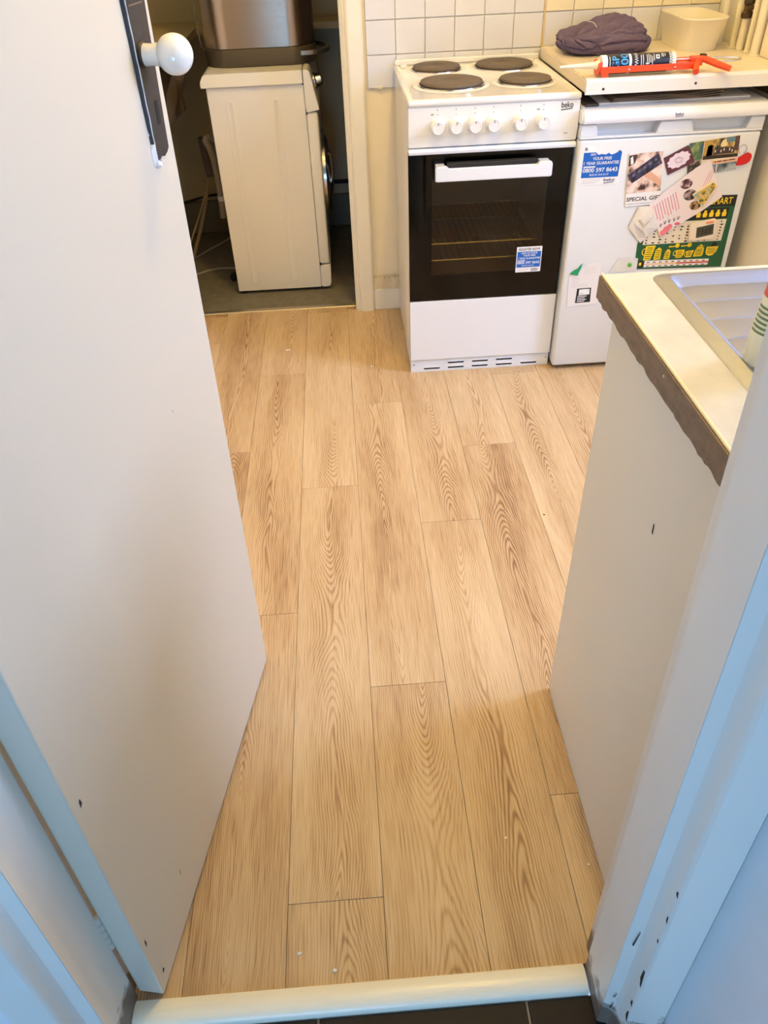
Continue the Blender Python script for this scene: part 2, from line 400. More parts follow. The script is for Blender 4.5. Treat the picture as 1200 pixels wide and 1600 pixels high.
# right wall with the window over the sink
WY0, WY1, WZ0, WZ1 = .92, 1.80, 1.05, 2.25
bm = NB(); XR = 2.2
box(bm, XR, XR+.12, .40, WY0, 0, CEIL); box(bm, XR, XR+.12, WY1, 2.10, 0, CEIL)
box(bm, XR, XR+.12, WY0, WY1, 0, WZ0); box(bm, XR, XR+.12, WY0, WY1, WZ1, CEIL)
struct('wall_right', bm, M_walldoor, 'cream kitchen wall with the window at the far right', 'wall')
bm = NB(); box(bm, 1.31, 1.43, 2.10, 3.06, 0, CEIL); box(bm, 1.43, 2.32, 2.10, 2.22, 0, CEIL)
struct('wall_fridge_side', bm, M_walldoor, 'cream wall close to the right side of the fridge', 'wall')
win = thing('window_1', 'white framed window beyond the sink in the right wall', 'window', (XR+.06, 1.36, WZ0), kind='structure')
bm = NB(); f = .05
box(bm, XR+.03, XR+.08, WY0, WY0+f, WZ0, WZ1); box(bm, XR+.03, XR+.08, WY1-f, WY1, WZ0, WZ1)
box(bm, XR+.03, XR+.08, WY0+f, WY1-f, WZ0, WZ0+f); box(bm, XR+.03, XR+.08, WY0+f, WY1-f, WZ1-f, WZ1)
obj('window_frame', bm, M_white, win)
bm = NB(); box(bm, XR+.052, XR+.056, WY0+f, WY1-f, WZ0+f, WZ1-f); obj('pane', bm, clear_pane('window_glass', (.97, .98, 1.), .06), win)
bm = NB(); box(bm, XR-.05, XR+.03, WY0-.03, WY1+.03, WZ0-.02, WZ0, .004); obj('window_sill', bm, M_white, win)
# door wall between hall and kitchen
XL, XRJ = -.4145, .308
bm = NB()
box(bm, -1.0, XL-.03, .352, .47, 0, CEIL); box(bm, XRJ+.03, 2.32, .352, .47, 0, CEIL); box(bm, XL-.03, XRJ+.03, .352, .47, 2.04, CEIL)
shear(bm); struct('wall_front', bm, M_hall, 'painted wall round the kitchen doorway', 'wall')
# hall
bm = NB(); box(bm, -1.0, -.92, -1.75, .352, -.04, CEIL); struct('wall_hall_left', bm, M_hall, 'plain left wall of the hall', 'wall')
bm = NB(); box(bm, .392, .47, -1.75, .40, -.04, CEIL); struct('wall_hall_right', bm, M_hall, 'pale hall wall right of the door frame', 'wall')
bm = NB()
box(bm, -1.0, -.73, -1.75, -1.67, -.04, CEIL); box(bm, .03, .47, -1.75, -1.67, -.04, CEIL); box(bm, -.73, .03, -1.75, -1.67, 2.02, CEIL)
struct('wall_hall_back', bm, M_hall, 'hall wall behind the viewer', 'wall')
d2 = thing('door_2', 'unseen front door behind the viewer, glazed low to shape the hall light', 'door', (-.15, -1.71, -.006), kind='structure')
bm = NB(); box(bm, -.73, -.68, -1.73, -1.69, -.006, 2.02); box(bm, -.02, .03, -1.73, -1.69, -.006, 2.02)
box(bm, -.68, -.02, -1.73, -1.69, -.006, .10); box(bm, -.68, -.02, -1.73, -1.69, 1.0, 2.02); obj('door_frame', bm, M_white, d2)  # unseen door, glazing kept low so hall daylight only grazes the kitchen floor
bm = NB(); box(bm, -.68, -.02, -1.712, -1.708, .10, 1.0); obj('pane', bm, clear_pane('door_glass', (.97, .98, 1.), .05), d2)
# ceilings
bm = NB(); box(bm, -1.08, 2.32, .40, 4.1, CEIL, CEIL+.06); struct('ceiling', bm, M_ceil, 'white kitchen ceiling', 'ceiling')
bm = NB(); box(bm, -1.0, .47, -1.75, .40, CEIL, CEIL+.06); struct('hall_ceiling', bm, M_ceil, 'white hall ceiling', 'ceiling')
# utility cupboard
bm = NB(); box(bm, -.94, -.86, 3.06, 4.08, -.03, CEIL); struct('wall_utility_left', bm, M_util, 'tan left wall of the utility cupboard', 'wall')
bm = NB(); box(bm, .30, .38, 3.06, 4.08, -.03, CEIL); struct('wall_utility_right', bm, M_utilshade, 'right wall of the utility cupboard, coloured dark for its shade', 'wall')
bm = NB(); box(bm, -.86, .30, 4.0, 4.08, -.03, .9); struct('wall_utility_back', bm, M_util, 'dim tan back wall behind the washing machine', 'wall')
bm = NB(); box(bm, -.86, .30, 4.0, 4.08, .9, CEIL); struct('wall_utility_upper', bm, M_util, 'tan back wall above the utility shelf', 'wall')
bm = NB(); box(bm, -.86, .30, 3.978, 4.0, -.002, .154, .004); struct('baseboard_utility', bm, mat('dirty_skirting', (132, 124, 108), .6, var=.2), 'grimy skirting board at the back of the utility cupboard', 'skirting')
# skirting beside the cooker
bs = thing('baseboard_back', 'short cream skirting board with a rough plaster top beside the cooker', 'skirting', (.15, 2.94, 0), kind='structure')
bm = NB(); box(bm, .1045, .70, 2.932, YB, 0, .088, .003); obj('board', bm, M_gloss, bs)
bm = NB()
nx = 40
for i in range(nx):
    x = .1045 + .12*i/nx; hgt = .138 + .004*math.sin(i*1.7) + random.uniform(-.003, .003)
    box(bm, x, x+.12/nx+.0005, 2.934 + random.uniform(-.003, .002), YB, .086, hgt)
obj('plaster_band', bm, mat('rough_plaster', (232, 218, 186), .85, var=.2, vscale=50, bump=1., bscale=160), bs)

# ---- utility doorway frame
uf = thing('trim_1', 'cream gloss architrave round the utility doorway left of the cooker', 'door frame', (.07, 2.94, 0), kind='structure')
bm = NB(); prism(bm, [(.028, 3.06), (.028, 2.951), (.036, 2.946), (.050, 2.946), (.050, 3.06)], 'z', 0, 2.03); obj('lining', bm, M_gloss, uf)
bm = NB(); prism(bm, [(-.66, 3.06), (-.66, 2.95), (-.682, 2.95), (-.682, 3.06)], 'z', 0, 2.03); obj('lining', bm, M_gloss, uf)
bm = NB(); prism(bm, [(.036, 2.9455), (.036, 2.938), (.042, 2.934), (.046, 2.936), (.049, 2.928), (.056, 2.924), (.097, 2.924), (.104, 2.930), (.104, 2.9455)], 'z', 0, 2.10); obj('architrave', bm, M_gloss, uf)
bm = NB(); prism(bm, [(-.735, 2.9455), (-.735, 2.930), (-.728, 2.924), (-.68, 2.924), (-.668, 2.934), (-.668, 2.9455)], 'z', 0, 2.10); obj('architrave', bm, M_gloss, uf)
bm = NB(); box(bm, -.66, .028, 2.945, 3.06, 2.012, 2.03); obj('head_lining', bm, M_gloss, uf)
bm = NB(); box(bm, -.668, .036, 2.924, 2.9455, 2.036, 2.10); obj('head_architrave', bm, M_gloss, uf)
bm = NB(); prism(bm, [(2.978, 0), (2.982, .0035), (3.004, .0035), (3.008, 0)], 'x', -.66, .0275); struct('trim_2', bm, M_alu, 'thin metal floor strip across the utility doorway', 'floor strip')

# ---- threshold of the kitchen doorway
bm = NB(); prism(bm, [(.400, -.010), (.400, .002), (.404, .0085), (.412, .012), (.432, .0115), (.441, .007), (.4425, -.010)], 'x', XL+.0006, XRJ-.003)
struct('trim_3', bm, M_thr, 'cream painted wooden threshold bar across the kitchen doorway', 'threshold', smooth=True)

# ---- kitchen doorway frame (leaning with its wall)
M_frame = worn_paint('frame_gloss_paint', (244, 240, 230), (128, 112, 98), .045)
kf = thing('trim_4', 'off-white chipped gloss frame of the kitchen doorway', 'door frame', (XRJ, .40, 0), kind='structure')
def lean(bm, s):
    if s < 0:
        for v in bm.verts: v.co.x += .0085*max(v.co.z, 0); v.co.y += .003*max(v.co.z, 0)
def jamb(s, xf, name):
    """lining with a rebate, a bead and a stepped architrave; s = +1 right side, -1 left side"""
    X = lambda d: xf + s*d
    y2 = .4385 if s > 0 else .4520; cheek = .012 if s > 0 else .006
    bm = NB()
    prism(bm, [(X(0), .365), (X(0), y2-.002), (X(.002), y2), (X(cheek), y2), (X(cheek), .4685), (X(.0295), .4685), (X(.0295), .365)], 'z', -.006, 2.02)
    shear(bm); lean(bm, s); obj('lining', bm, M_frame, kf)
    bm = NB()
    prism(bm, [(X(.0005), .3645), (X(.006), .3625), (X(.012), .361), (X(.016), .3585), (X(.0185), .354), (X(.0205), .348), (X(.022), .338), (X(.0235), .3345), (X(.0265), .332), (X(.078), .332), (X(.083), .337), (X(.083), .3518), (X(.0295), .3518), (X(.0295), .3645)], 'z', -.006, 2.06)
    shear(bm); lean(bm, s); obj('architrave', bm, M_frame, kf, smooth=True, angle=28)
jamb(1, XRJ, 'right'); jamb(-1, XL, 'left')
bm = NB(); box(bm, XL, XRJ, .365, .4685, 2.0, 2.02); shear(bm); obj('head_lining', bm, M_frame, kf)
bm = NB(); box(bm, XL-.02, XRJ+.02, .332, .3518, 2.02, 2.09); shear(bm); obj('head_architrave', bm, M_frame, kf)
# chips knocked out of the right-hand frame
def chip(pts):
    bm = NB()
    vs = [bm.verts.new((x, y + SH*z, z)) for x, y, z in pts]; c = sum((v.co for v in vs), Vector())/len(vs)
    cc = bm.verts.new(c + Vector((-.0012, -.0012, 0)))
    for i in range(len(vs)): bm.faces.new((vs[i], vs[(i+1) % len(vs)], cc))
    bm.faces.new(vs); obj('paint_chip', bm, M_chip, kf)
for z0, h, y, w, xx in ((.20, .055, .3378, .0045, XRJ+.0224), (.385, .02, .3368, .002, XRJ+.0228), (.45, .014, .3372, .003, XRJ+.0226), (.08, .035, .337, .004, XRJ+.0226), (.13, .02, .3375, .003, XRJ+.0224), (.33, .012, .3372, .0018, XRJ+.0226)):
    chip([(xx+.0002, y-w, z0), (xx-.0003, y+w, z0+h*.2), (xx-.0003, y+w*.7, z0+h), (xx+.0001, y-w*.3, z0+h*.8)])
for z0, h in ((.27, .04), (.06, .02), (.10, .012)):
    chip([(XRJ+.008, .3597, z0), (XRJ+.010, .3588, z0), (XRJ+.0125, .3580, z0+h), (XRJ+.0115, .3583, z0+h)])

# ================================================================== KITCHEN DOOR (open, seen from its hall side)
DX, DY = .187/math.hypot(.187, .982), .982/math.hypot(.187, .982); KD = .0455
def DP(s, n, z): return Vector((-.3695 + DX*s + DY*n + KD*z*DX, .4455 + DY*s - DX*n + KD*z*DY, z))
def dmap(bm):
    for v in bm.verts: v.co = DP(*v.co)
    return bm
dr = thing('door_1', 'cream painted kitchen door standing open with a white porcelain knob', 'door', tuple(DP(0, 0, 0)), kind='structure')
bm = NB(); box(bm, 0, .681, -.042, 0, .011, 1.99, .0025, 2)
obj('door_leaf', dmap(bm), M_doorp, dr)
# ragged old lock plate
bm = NB()
pl = [(.596, 1.312), (.594, 1.26), (.597, 1.20), (.5985, 1.15), (.602, 1.10), (.605, 1.087), (.613, 1.083), (.622, 1.086), (.632, 1.083), (.644, 1.086), (.651, 1.09), (.653, 1.13), (.657, 1.20), (.660, 1.245), (.664, 1.30), (.660, 1.315)]
A = [bm.verts.new((s, 0.0003, z)) for s, z in pl]; B = [bm.verts.new((s*.97+.0191, .0045, z)) for s, z in pl]
bm.faces.new(A); bm.faces.new(B)
for i in range(len(pl)): bm.faces.new((A[i], A[(i+1) % len(pl)], B[(i+1) % len(pl)], B[i]))
lp = obj('lock_plate', dmap(bm), M_plate, dr)
bm = NB(); box(bm, .630, .640, .0046, .0052, 1.122, 1.150, .0002, 1); obj('keyhole', dmap(bm), mat('keyhole_black', (10, 9, 9), .7), lp)
bm = NB()
for z0, z1 in ((1.255, 1.2565),): box(bm, .606, .650, .0046, .0054, z0, z1)
obj('plate_line', dmap(bm), mat('scratched_iron', (120, 104, 92), .5, .5), lp)
# thick ragged white paint left round the plate
bm = NB(); rp = []
for i in range(26):
    z = 1.078 + (1.315-1.078)*i/25; q0 = .5955 + .008*(1-i/25); rp.append((q0 - .0018*abs(math.sin(i*2.1)) - (.003 if i < 3 else 0), z, q0 + .003 + .001*math.sin(i*1.3)))
L_ = [bm.verts.new((a, .0003, z)) for a, z, b in rp]; T_ = [bm.verts.new((a*.4+b*.6, .0058, z)) for a, z, b in rp]; Q_ = [bm.verts.new((b, .0006, z)) for a, z, b in rp]
for i in range(25):
    bm.faces.new((L_[i], L_[i+1], T_[i+1], T_[i])); bm.faces.new((T_[i], T_[i+1], Q_[i+1], Q_[i]))
obj('ragged_paint', dmap(bm), M_paper, dr)
bm = NB(); 
for s, z, r in ((.605, 1.081, .004), (.612, 1.078, .005), (.619, 1.080, .003)): lathe(bm, [(0, .0075), (r*.7, .006), (r, .0005)], (s, 0, z), (0, 1, 0), 8)
obj('paint_drip', dmap(bm), M_paper, dr)
# porcelain knob
KZ, KS = 1.203, .622
bm = NB(); lathe(bm, [(.0150, .004), (.0150, .006), (.0138, .0075), (.0125, .008)], (KS, 0, KZ), (0, 1, 0), 24); obj('rose', dmap(bm), M_plate, dr, smooth=True)
prof = [(.0128, .006), (.0122, .018), (.0128, .026)]
for i in range(17):
    a = R(-56 + (90+56)*i/16); prof.append((.0232*math.cos(a), .0465 + .0228*math.sin(a)))
prof[-1] = (0, .0693)
bm = NB(); lathe(bm, prof, (KS, 0, KZ), (0, 1, 0), 40); obj('door_knob', dmap(bm), M_knob, dr, smooth=True, angle=50)
# painted butt hinges
for z0 in (.172, 1.62):
    bm = NB()
    for i in range(5): lathe(bm, [(0, 0), (.0048, .0005), (.0052, .002), (.0052, .0165), (.0048, .018), (0, .0185)], (-.0012, -.0452, z0+i*.0188), (0, 0, 1), 12)
    obj('hinge', dmap(bm), M_doorp, dr, smooth=True)
# little knocks in the paint
bm = NB()
for s, z, a, h in ((.02, .045, .003, .012), (.018, .52, .0025, .014), (.012, .155, .002, .02), (.49, .77, .001, .004), (.14, .11, .0008, .02)):
    vs = [bm.verts.new((s+q, .0004, z+w)) for q, w in ((-a, 0), (a, h*.3), (a*.6, h), (-a*.5, h*.8))]; bm.faces.new(vs)
obj('paint_chip', dmap(bm), M_chip, dr)

# ================================================================== CEILING LAMP (its own warm light)
lamp = thing('ceiling_lamp', 'warm pendant bulb hanging from the kitchen ceiling', 'lamp', (.355, 1.62, 2.900))
bm = NB(); lathe(bm, [(0, 2.900), (.05, 2.899), (.05, 2.880), (.012, 2.865), (0, 2.864)], (.355, 1.62, 0), (0, 0, 1), 24); obj('ceiling_rose', bm, M_white, lamp, smooth=True)
bm = NB(); tube(bm, [(.355, 1.62, 2.866), (.355, 1.62, 2.818)], .004, 8); obj('flex', bm, M_white, lamp)
bm = NB(); lathe(bm, [(0, 2.822), (.018, 2.820), (.020, 2.785), (.016, 2.772), (0, 2.771)], (.355, 1.62, 0), (0, 0, 1), 20); obj('lamp_holder', bm, M_white, lamp, smooth=True)
bm = NB(); lathe(bm, [(.012, 2.772), (.014, 2.760), (.026, 2.735), (.030, 2.712), (.024, 2.690), (.010, 2.679), (0, 2.677)], (.355, 1.62, 0), (0, 0, 1), 24); obj('bulb', bm, glow('bulb_glow', (1., .66, .13), 60.), lamp, smooth=True)
pd = bpy.data.lights.new('bulb_light', 'POINT'); pd.energy = 58.0; pd.color = (1.0, .66, .13); pd.shadow_soft_size = .035
po = bpy.data.objects.new('bulb_light', pd); COL.objects.link(po); po.parent = lamp; po.location = (0, 0, -.265)

# ================================================================== COOKER
CX0, CX1, CY = .2045, .7035, 2.386
ck = thing('electric_cooker', 'white freestanding electric cooker with four solid hotplates', 'cooker', ((CX0+CX1)/2, 2.66, 0))
bm = NB()
prof = [(CX0+.004, CY+.018)]
for k in range(5):                                     # ribbed left flank
    y = CY + .04 + k*.035; prof += [(CX0+.004, y), (CX0+.0015, y+.006), (CX0+.0015, y+.02), (CX0+.004, y+.026)]
prof += [(CX0+.004, 2.93), (CX0+.02, 2.93), (CX0+.02, CY+.018)]
prism(bm, prof, 'z', .012, .866); obj('side_panel', bm, M_sidew, ck)
bm = NB(); box(bm, CX1-.02, CX1-.004, CY+.018, 2.93, .012, .866); obj('side_panel', bm, M_sidew, ck)
bm = NB(); box(bm, CX0+.02, CX1-.02, 2.915, 2.93, .012, .866); obj('back_panel', bm, M_sidew, ck)
bm = NB()
box(bm, .236, .672, CY+.03, 2.88, .296, .306); box(bm, .236, .672, CY+.03, 2.88, .700, .710)
box(bm, .236, .246, CY+.03, 2.88, .306, .70); box(bm, .662, .672, CY+.03, 2.88, .306, .70); box(bm, .246, .662, 2.868, 2.88, .306, .70)
obj('oven_liner', bm, M_enamel, ck)
bm = NB()
for z in (.44, .385):
    for i in range(19): tube(bm, [(.256+i*.0215, CY+.07, z), (.256+i*.0215, 2.85, z)], .0016, 5)
    tube(bm, [(.2475, CY+.07, z-.002), (.6605, CY+.07, z-.002)], .0034, 6); tube(bm, [(.2475, 2.85, z-.002), (.6605, 2.85, z-.002)], .0034, 6)
obj('oven_rack', bm, M_chrome, ck)
# hob
bm = NB(); box(bm, CX0-.001, CX1+.001, 2.366, 2.936, .866, .884, .006, 3)
top = max(bm.faces, key=lambda f: (f.calc_area() if f.normal.z > .9 else 0))
bmesh.ops.inset_individual(bm, faces=[top], thickness=.012); bmesh.ops.inset_individual(bm, faces=[top], thickness=.012, depth=-.006)
hob = obj('hob', bm, M_hobw, ck, smooth=True)
bm = NB(); box(bm, CX0+.004, CX1-.004, 2.916, 2.936, .8835, .899, .003); obj('back_lip', bm, M_hobw, hob)
for x in (.236, .668):
    bm = NB(); box(bm, x-.011, x+.011, 2.890, 2.904, .8785, .888, .002); obj('lid_hinge_cap', bm, M_panelw if x < .5 else M_sidew, hob)
ZH = .878
for x, y, r in ((.341, 2.842, .0795), (.566, 2.836, .0945), (.357, 2.587, .0975), (.5835, 2.580, .080)):
    bm = NB()
    lathe(bm, [(0, .013), (.018, .013), (.021, .0142), (r*.62, .0145), (r-.008, .0148), (r-.003, .0135), (r-.001, .010), (r-.002, .003), (r-.004, 0)], (x, y, ZH), (0, 0, 1), 48)
    hp = obj('hotplate', bm, M_iron, ck, smooth=True, angle=30)
    bm = NB(); lathe(bm, [(r-.001, 0), (r+.001, .0055), (r+.004, .005), (r+.0055, .0)], (x, y, ZH+.0001), (0, 0, 1), 48); obj('trim_ring', bm, M_chrome, hp, smooth=True)
    bm = NB(); lathe(bm, [(r+.005, 0), (r+.007, .0018), (r+.016, .0008), (r+.020, 0)], (x, y, ZH+.0002), (0, 0, 1), 48); obj('hob_dimple', bm, M_hobw, hp, smooth=True)
# control panel + knobs
bm = NB(); prism(bm, [(2.371, .866), (2.371, .79), (2.376, .756), (2.40, .756), (2.40, .866)], 'x', CX0, CX1, .002)
cp = obj('control_panel', bm, M_panelw, ck)
kx = [.289, .343, .398, .452, .530, .597]
for i, x in enumerate(kx):
    bm = NB()
    lathe(bm, [(.0225, 0), (.0222, .004), (.0188, .006), (.0178, .024), (.0165, .0265), (.0145, .0265), (.0140, .0258), (0, .0258)], (x, 2.3715, .813), (0, -1, 0), 36)
    kb = obj('knob', bm, M_panelw, ck, smooth=True, angle=35)
    bm = NB(); box(bm, x-.0011, x+.0011, 2.3451, 2.3456, .820, .8285); obj('pointer', bm, M_grey, kb)
for i, x in enumerate(kx):
    obj('dial_mark', poly_y(NB(), disc_y(x, .8435, .0014, 8), 2.3703), M_grey, cp)
    obj('dial_symbol', poly_y(NB(), disc_y(x, .8565, .0028, 6, .7, 1.1), 2.3703), mat('faint_grey', (190, 188, 184), .5), cp)
for x in (.274, .582): obj('dash_mark', poly_y(NB(), [(x-.004, .8435), (x+.004, .8435), (x+.004, .8465), (x-.004, .8465)], 2.3703), M_grey, cp)
def swoosh(bm, x0, x1, z0, z1, y, t): poly_y(bm, [(x0, z0), (x1, z1-t*.3), (x1, z1+t*.4), (x0+(x1-x0)*.05, z0+t)], y)
bm = NB(); text(bm, 'beko', on_y(.6485, .683, .8455, .861, 2.3703)); swoosh(bm, .6475, .682, .8385, .843, 2.3703, .0028); obj('logo', bm, M_ink, cp)
bm = NB(); poly_y(bm, [(.664, .7765), (.674, .7765), (.674, .7785), (.664, .7785)], 2.3712); obj('small_print', bm, M_grey, cp)
# oven door
od = obj('oven_door', (lambda b: (box(b, CX0, CX1, CY+.004, CY+.022, .272, .355), box(b, CX0, CX1, CY+.004, CY+.022, .660, .738), box(b, CX0, .277, CY+.004, CY+.022, .355, .66), box(b, .638, CX1, CY+.004, CY+.022, .355, .66), b)[-1])(NB()), M_black, ck)
bm = NB(); prism(bm, [(2.366, .739), (2.364, .7475), (2.372, .7535), (2.405, .7535), (2.405, .739)], 'x', CX0, CX1, .001); obj('door_top_strip', bm, M_white, od)
bm = NB(); box(bm, .2772, .6378, CY+.005, CY+.009, .3552, .6598); obj('window_pane', bm, clear_pane('oven_glass', (.80, .79, .78), .02, .04), od)
bm = NB(); box(bm, CX0, CX1, CY, CY+.0038, .272, .738, .0008, 1)
M_oglass = clear_pane('oven_front_glass', (.92, .91, .90), .012, .03)
obj('front_glass', bm, M_oglass, od)
bm = NB()
prism(bm, [(.281, .668), (.281, .706), (.286, .711), (.316, .711), (.322, .700), (.586, .700), (.592, .711), (.627, .711), (.632, .706), (.632, .668)], 'y', 2.336, 2.352, .0025)
box(bm, .285, .312, 2.350, CY+.001, .676, .708, .002); box(bm, .597, .628, 2.350, CY+.001, .676, .708, .002)
obj('handle', bm, M_white, ck)
bm = NB(); box(bm, .318, .590, 2.352, 2.372, .690, .716, .002); obj('handle_infill', bm, M_dark, od)  # dark block filling the space behind and above the handle bar
# guarantee sticker
def guarantee(parent, x0, x1, z0, z1, y, torn):
    w, h = x1-x0, z1-z0; P = lambda u, v: (x0+w*u, z0+h*v)
    if torn:
        edge = [(1, .80), (.93, .86), (.88, .80), (.80, .76), (.72, .74), (.66, .79), (.58, .75), (.48, .77), (.40, .75), (.34, .80), (.30, .86), (.27, .93), (.12, .97), (0, 1)]
        body = [P(0, 0), P(1, 0)] + [P(*e) for e in edge]
    else: body = [P(0, 0), P(1, 0), P(1, 1), P(0, 1)]
    st = obj('guarantee_sticker', sheet_y(NB(), body, y, .0004), M_paper, parent)
    yy = y-.0006
    bl = [P(.03, .19), P(.97, .19)] + ([P(.985, .79), P(.92, .84), P(.87, .79), P(.80, .755), P(.72, .735), P(.66, .785), P(.58, .745), P(.48, .765), P(.40, .745), P(.33, .81), P(.03, .81)] if torn else [P(.97, .81), P(.03, .81)])
    bm = NB(); poly_y(bm, bl, yy); obj('blue_panel', bm, M_blue, st)
    bm = NB(); yy -= .0003
    def line(s, u0, u1, v0, v1): text(bm, s, on_y(x0+w*u0, x0+w*u1, z0+h*v0, z0+h*v1, yy))
    if torn: line('AN', .20, .33, .73, .79)
    else: line('AND ACTIVATE', .18, .82, .715, .785)
    line('YOUR FREE', .27, .75, .62, .695); line('1 YEAR GUARANTEE', .06, .94, .51, .585)
    line('0800 597 8643', .05, .93, .325, .43); line('ROI 01 514 3117', .24, .72, .235, .285)
    poly_y(bm, [P(.06, .445), P(.36, .445), P(.36, .475), P(.06, .475)], yy)
    obj('white_lettering', bm, M_paper, st)
    bm = NB()
    if torn: line('R', .05, .13, .85, .93)
    else: line('REGISTER NOW', .08, .92, .85, .95)
    obj('heading_lettering', bm, M_navy, st); bm = NB()
    line('beko', .62, .90, .085, .165); swoosh(bm, x0+w*.62, x0+w*.88, z0+h*.03, z0+h*.06, yy, .0025)
    obj('logo', bm, M_navy, st)
    bm = NB()
    for k in range(3): poly_y(bm, [P(.06, .145-k*.045), P(.52-.1*(k == 2), .145-k*.045), P(.52-.1*(k == 2), .155-k*.045), P(.06, .155-k*.045)], yy)
    obj('grey_small_print', bm, mat('faint_grey', (190, 188, 184), .5), st)
    return st
guarantee(ck, .556, .639, .355, .4395, CY-.0002, False)
# drawer front and plinth
bm = NB(); box(bm, CX0, CX1, CY-.001, CY+.02, .0515, .270, .0015); obj('drawer_front', bm, M_white, ck)
pn = obj('plinth', box(NB(), CX0+.001, CX1-.001, CY+.006, CY+.022, .0, .0505, .001), M_white, ck)
for x0_, z_ in ((.252, .013), (.339, .013), (.426, .013), (.514, .013), (.603, .013), (.339, .032), (.426, .032), (.513, .033)):
    bm = NB(); poly_y(bm, rrect(x0_, x0_+.058, z_-.003, z_+.003, .0029, 4), CY+.0057); obj('vent_slot', bm, M_dark, pn)
    bm = NB(); prism(bm, [(CY+.0058, z_+.0032), (CY+.003, z_+.0045), (CY+.0035, z_+.0052), (CY+.0058, z_+.0055)], 'x', x0_+.003, x0_+.055); obj('louvre', bm, M_white, pn)
for x in (.2165, .6915):
    bm = NB(); lathe(bm, [(.0035, 0), (.0032, .0015), (.0015, .0022), (0, .0022)], (x, CY+.006, .031), (0, -1, 0), 12); obj('screw', bm, M_chrome, pn, smooth=True)

# ================================================================== FRIDGE
FX0, FX1, FY = .7075, 1.253, 2.348
fr = thing('undercounter_fridge', 'white under-counter fridge beside the cooker covered in papers and magnets', 'fridge', ((FX0+FX1)/2, 2.63, 0))
bm = NB(); box(bm, FX0+.002, FX1-.002, FY+.05, 2.91, .018, .803, .004); obj('body', bm, M_fridge, fr)
bm = NB(); box(bm, FX0, FX1, FY, FY+.047, .016, .7605, .008, 3); fd = obj('door', bm, M_fridge, fr, smooth=True)
bm = NB()
box(bm, FX0, FX1, FY, FY+.047, .7618, .7685, .002); box(bm, FX0, FX1, FY+.030, FY+.047, .768, .8015, .001)
prism(bm, [(FX0, .767), (FX0+.052, .767), (FX0+.047, .8015), (FX0, .8015)], 'y', FY+.0005, FY+.034, .002)
prism(bm, [(.932, .767), (1.046, .767), (1.034, .8015), (.942, .8015)], 'y', FY+.0005, FY+.034, .002)
prism(bm, [(FX1-.05, .767), (FX1, .767), (FX1, .8015), (FX1-.040, .8015)], 'y', FY+.0005, FY+.034, .002)
obj('handle_rail', bm, M_fridge, fr)
bm = NB(); prism(bm, [(FY-.010, .8055), (FY-.013, .813), (FY-.011, .826), (FY-.002, .838), (FY+.018, .842), (2.915, .842), (2.915, .8055)], 'x', FX0-.003, FX1+.004)
bmesh.ops.bevel(bm, geom=[e for e in bm.edges if abs(e.verts[0].co.x-e.verts[1].co.x) < 1e-6 and max(v.co.z for v in e.verts) > .81], offset=.006, segments=3, affect='EDGES')
lid = obj('top_lid', bm, M_white, fr, smooth=True, angle=35)
bm = NB(); text(bm, 'beko', lambda u, v: (.976+.024*u, FY-.0128+.0004*v, .8165+.0085*v)); swoosh(bm, .976, .999, .8125, .8148, FY-.0134, .0018); obj('logo', bm, M_navy, lid)
for x, y in ((.75, 2.42), (1.21, 2.42), (.75, 2.87), (1.21, 2.87)):
    bm = NB(); lathe(bm, [(.016, 0), (.016, .012), (.008, .013), (.008, .02)], (x, y, 0), (0, 0, 1), 16); obj('foot', bm, M_dark, fr)
guarantee(fr, .7215, .842, .632, .748, FY-.0002, True)

# things held to the fridge door -------------------------------------------------
YF = FY - .0006
def paper(name, label, cat, pts, material, y, t=.0005):
    cx = sum(p[0] for p in pts)/len(pts); cz = min(p[1] for p in pts)
    tg = thing(name, label, cat, (cx, y, cz), group='papers and magnets on the fridge door')
    obj('sheet', sheet_y(NB(), pts, y, t), material, tg); return tg
def patch(parent, name, pts, material, y): return obj(name, poly_y(NB(), pts, y), material, parent)
def quad(o, ex, ez):
    """maps unit square onto a tilted quad o + u*ex + v*ez"""
    return lambda u, v: (o[0]+u*ex[0]+v*ez[0], o[1]+u*ex[1]+v*ez[1])
def photo(name, a, b, c, scale=60, lo=.4, hi=.62):
    """printed photograph: blotches of three colours"""
    m = bpy.data.materials.new(name); m.use_nodes = True; nt = m.node_tree; p = nt.nodes['Principled BSDF']; p.inputs['Roughness'].default_value = .35
    tc = nt.nodes.new('ShaderNodeTexCoord'); n = nt.nodes.new('ShaderNodeTexNoise'); n.inputs['Scale'].default_value = scale; n.inputs['Detail'].default_value = 3
    cr = nt.nodes.new('ShaderNodeValToRGB'); e = cr.color_ramp.elements; e[0].position = lo; e[0].color = lin(a) + (1,); e[1].position = hi; e[1].color = lin(c) + (1,)
    k = e.new((lo+hi)/2); k.color = lin(b) + (1,)
    nt.links.new(tc.outputs['Object'], n.inputs['Vector']); nt.links.new(n.outputs['Fac'], cr.inputs[0]); nt.links.new(cr.outputs[0], p.inputs['Base Color'])
    return m
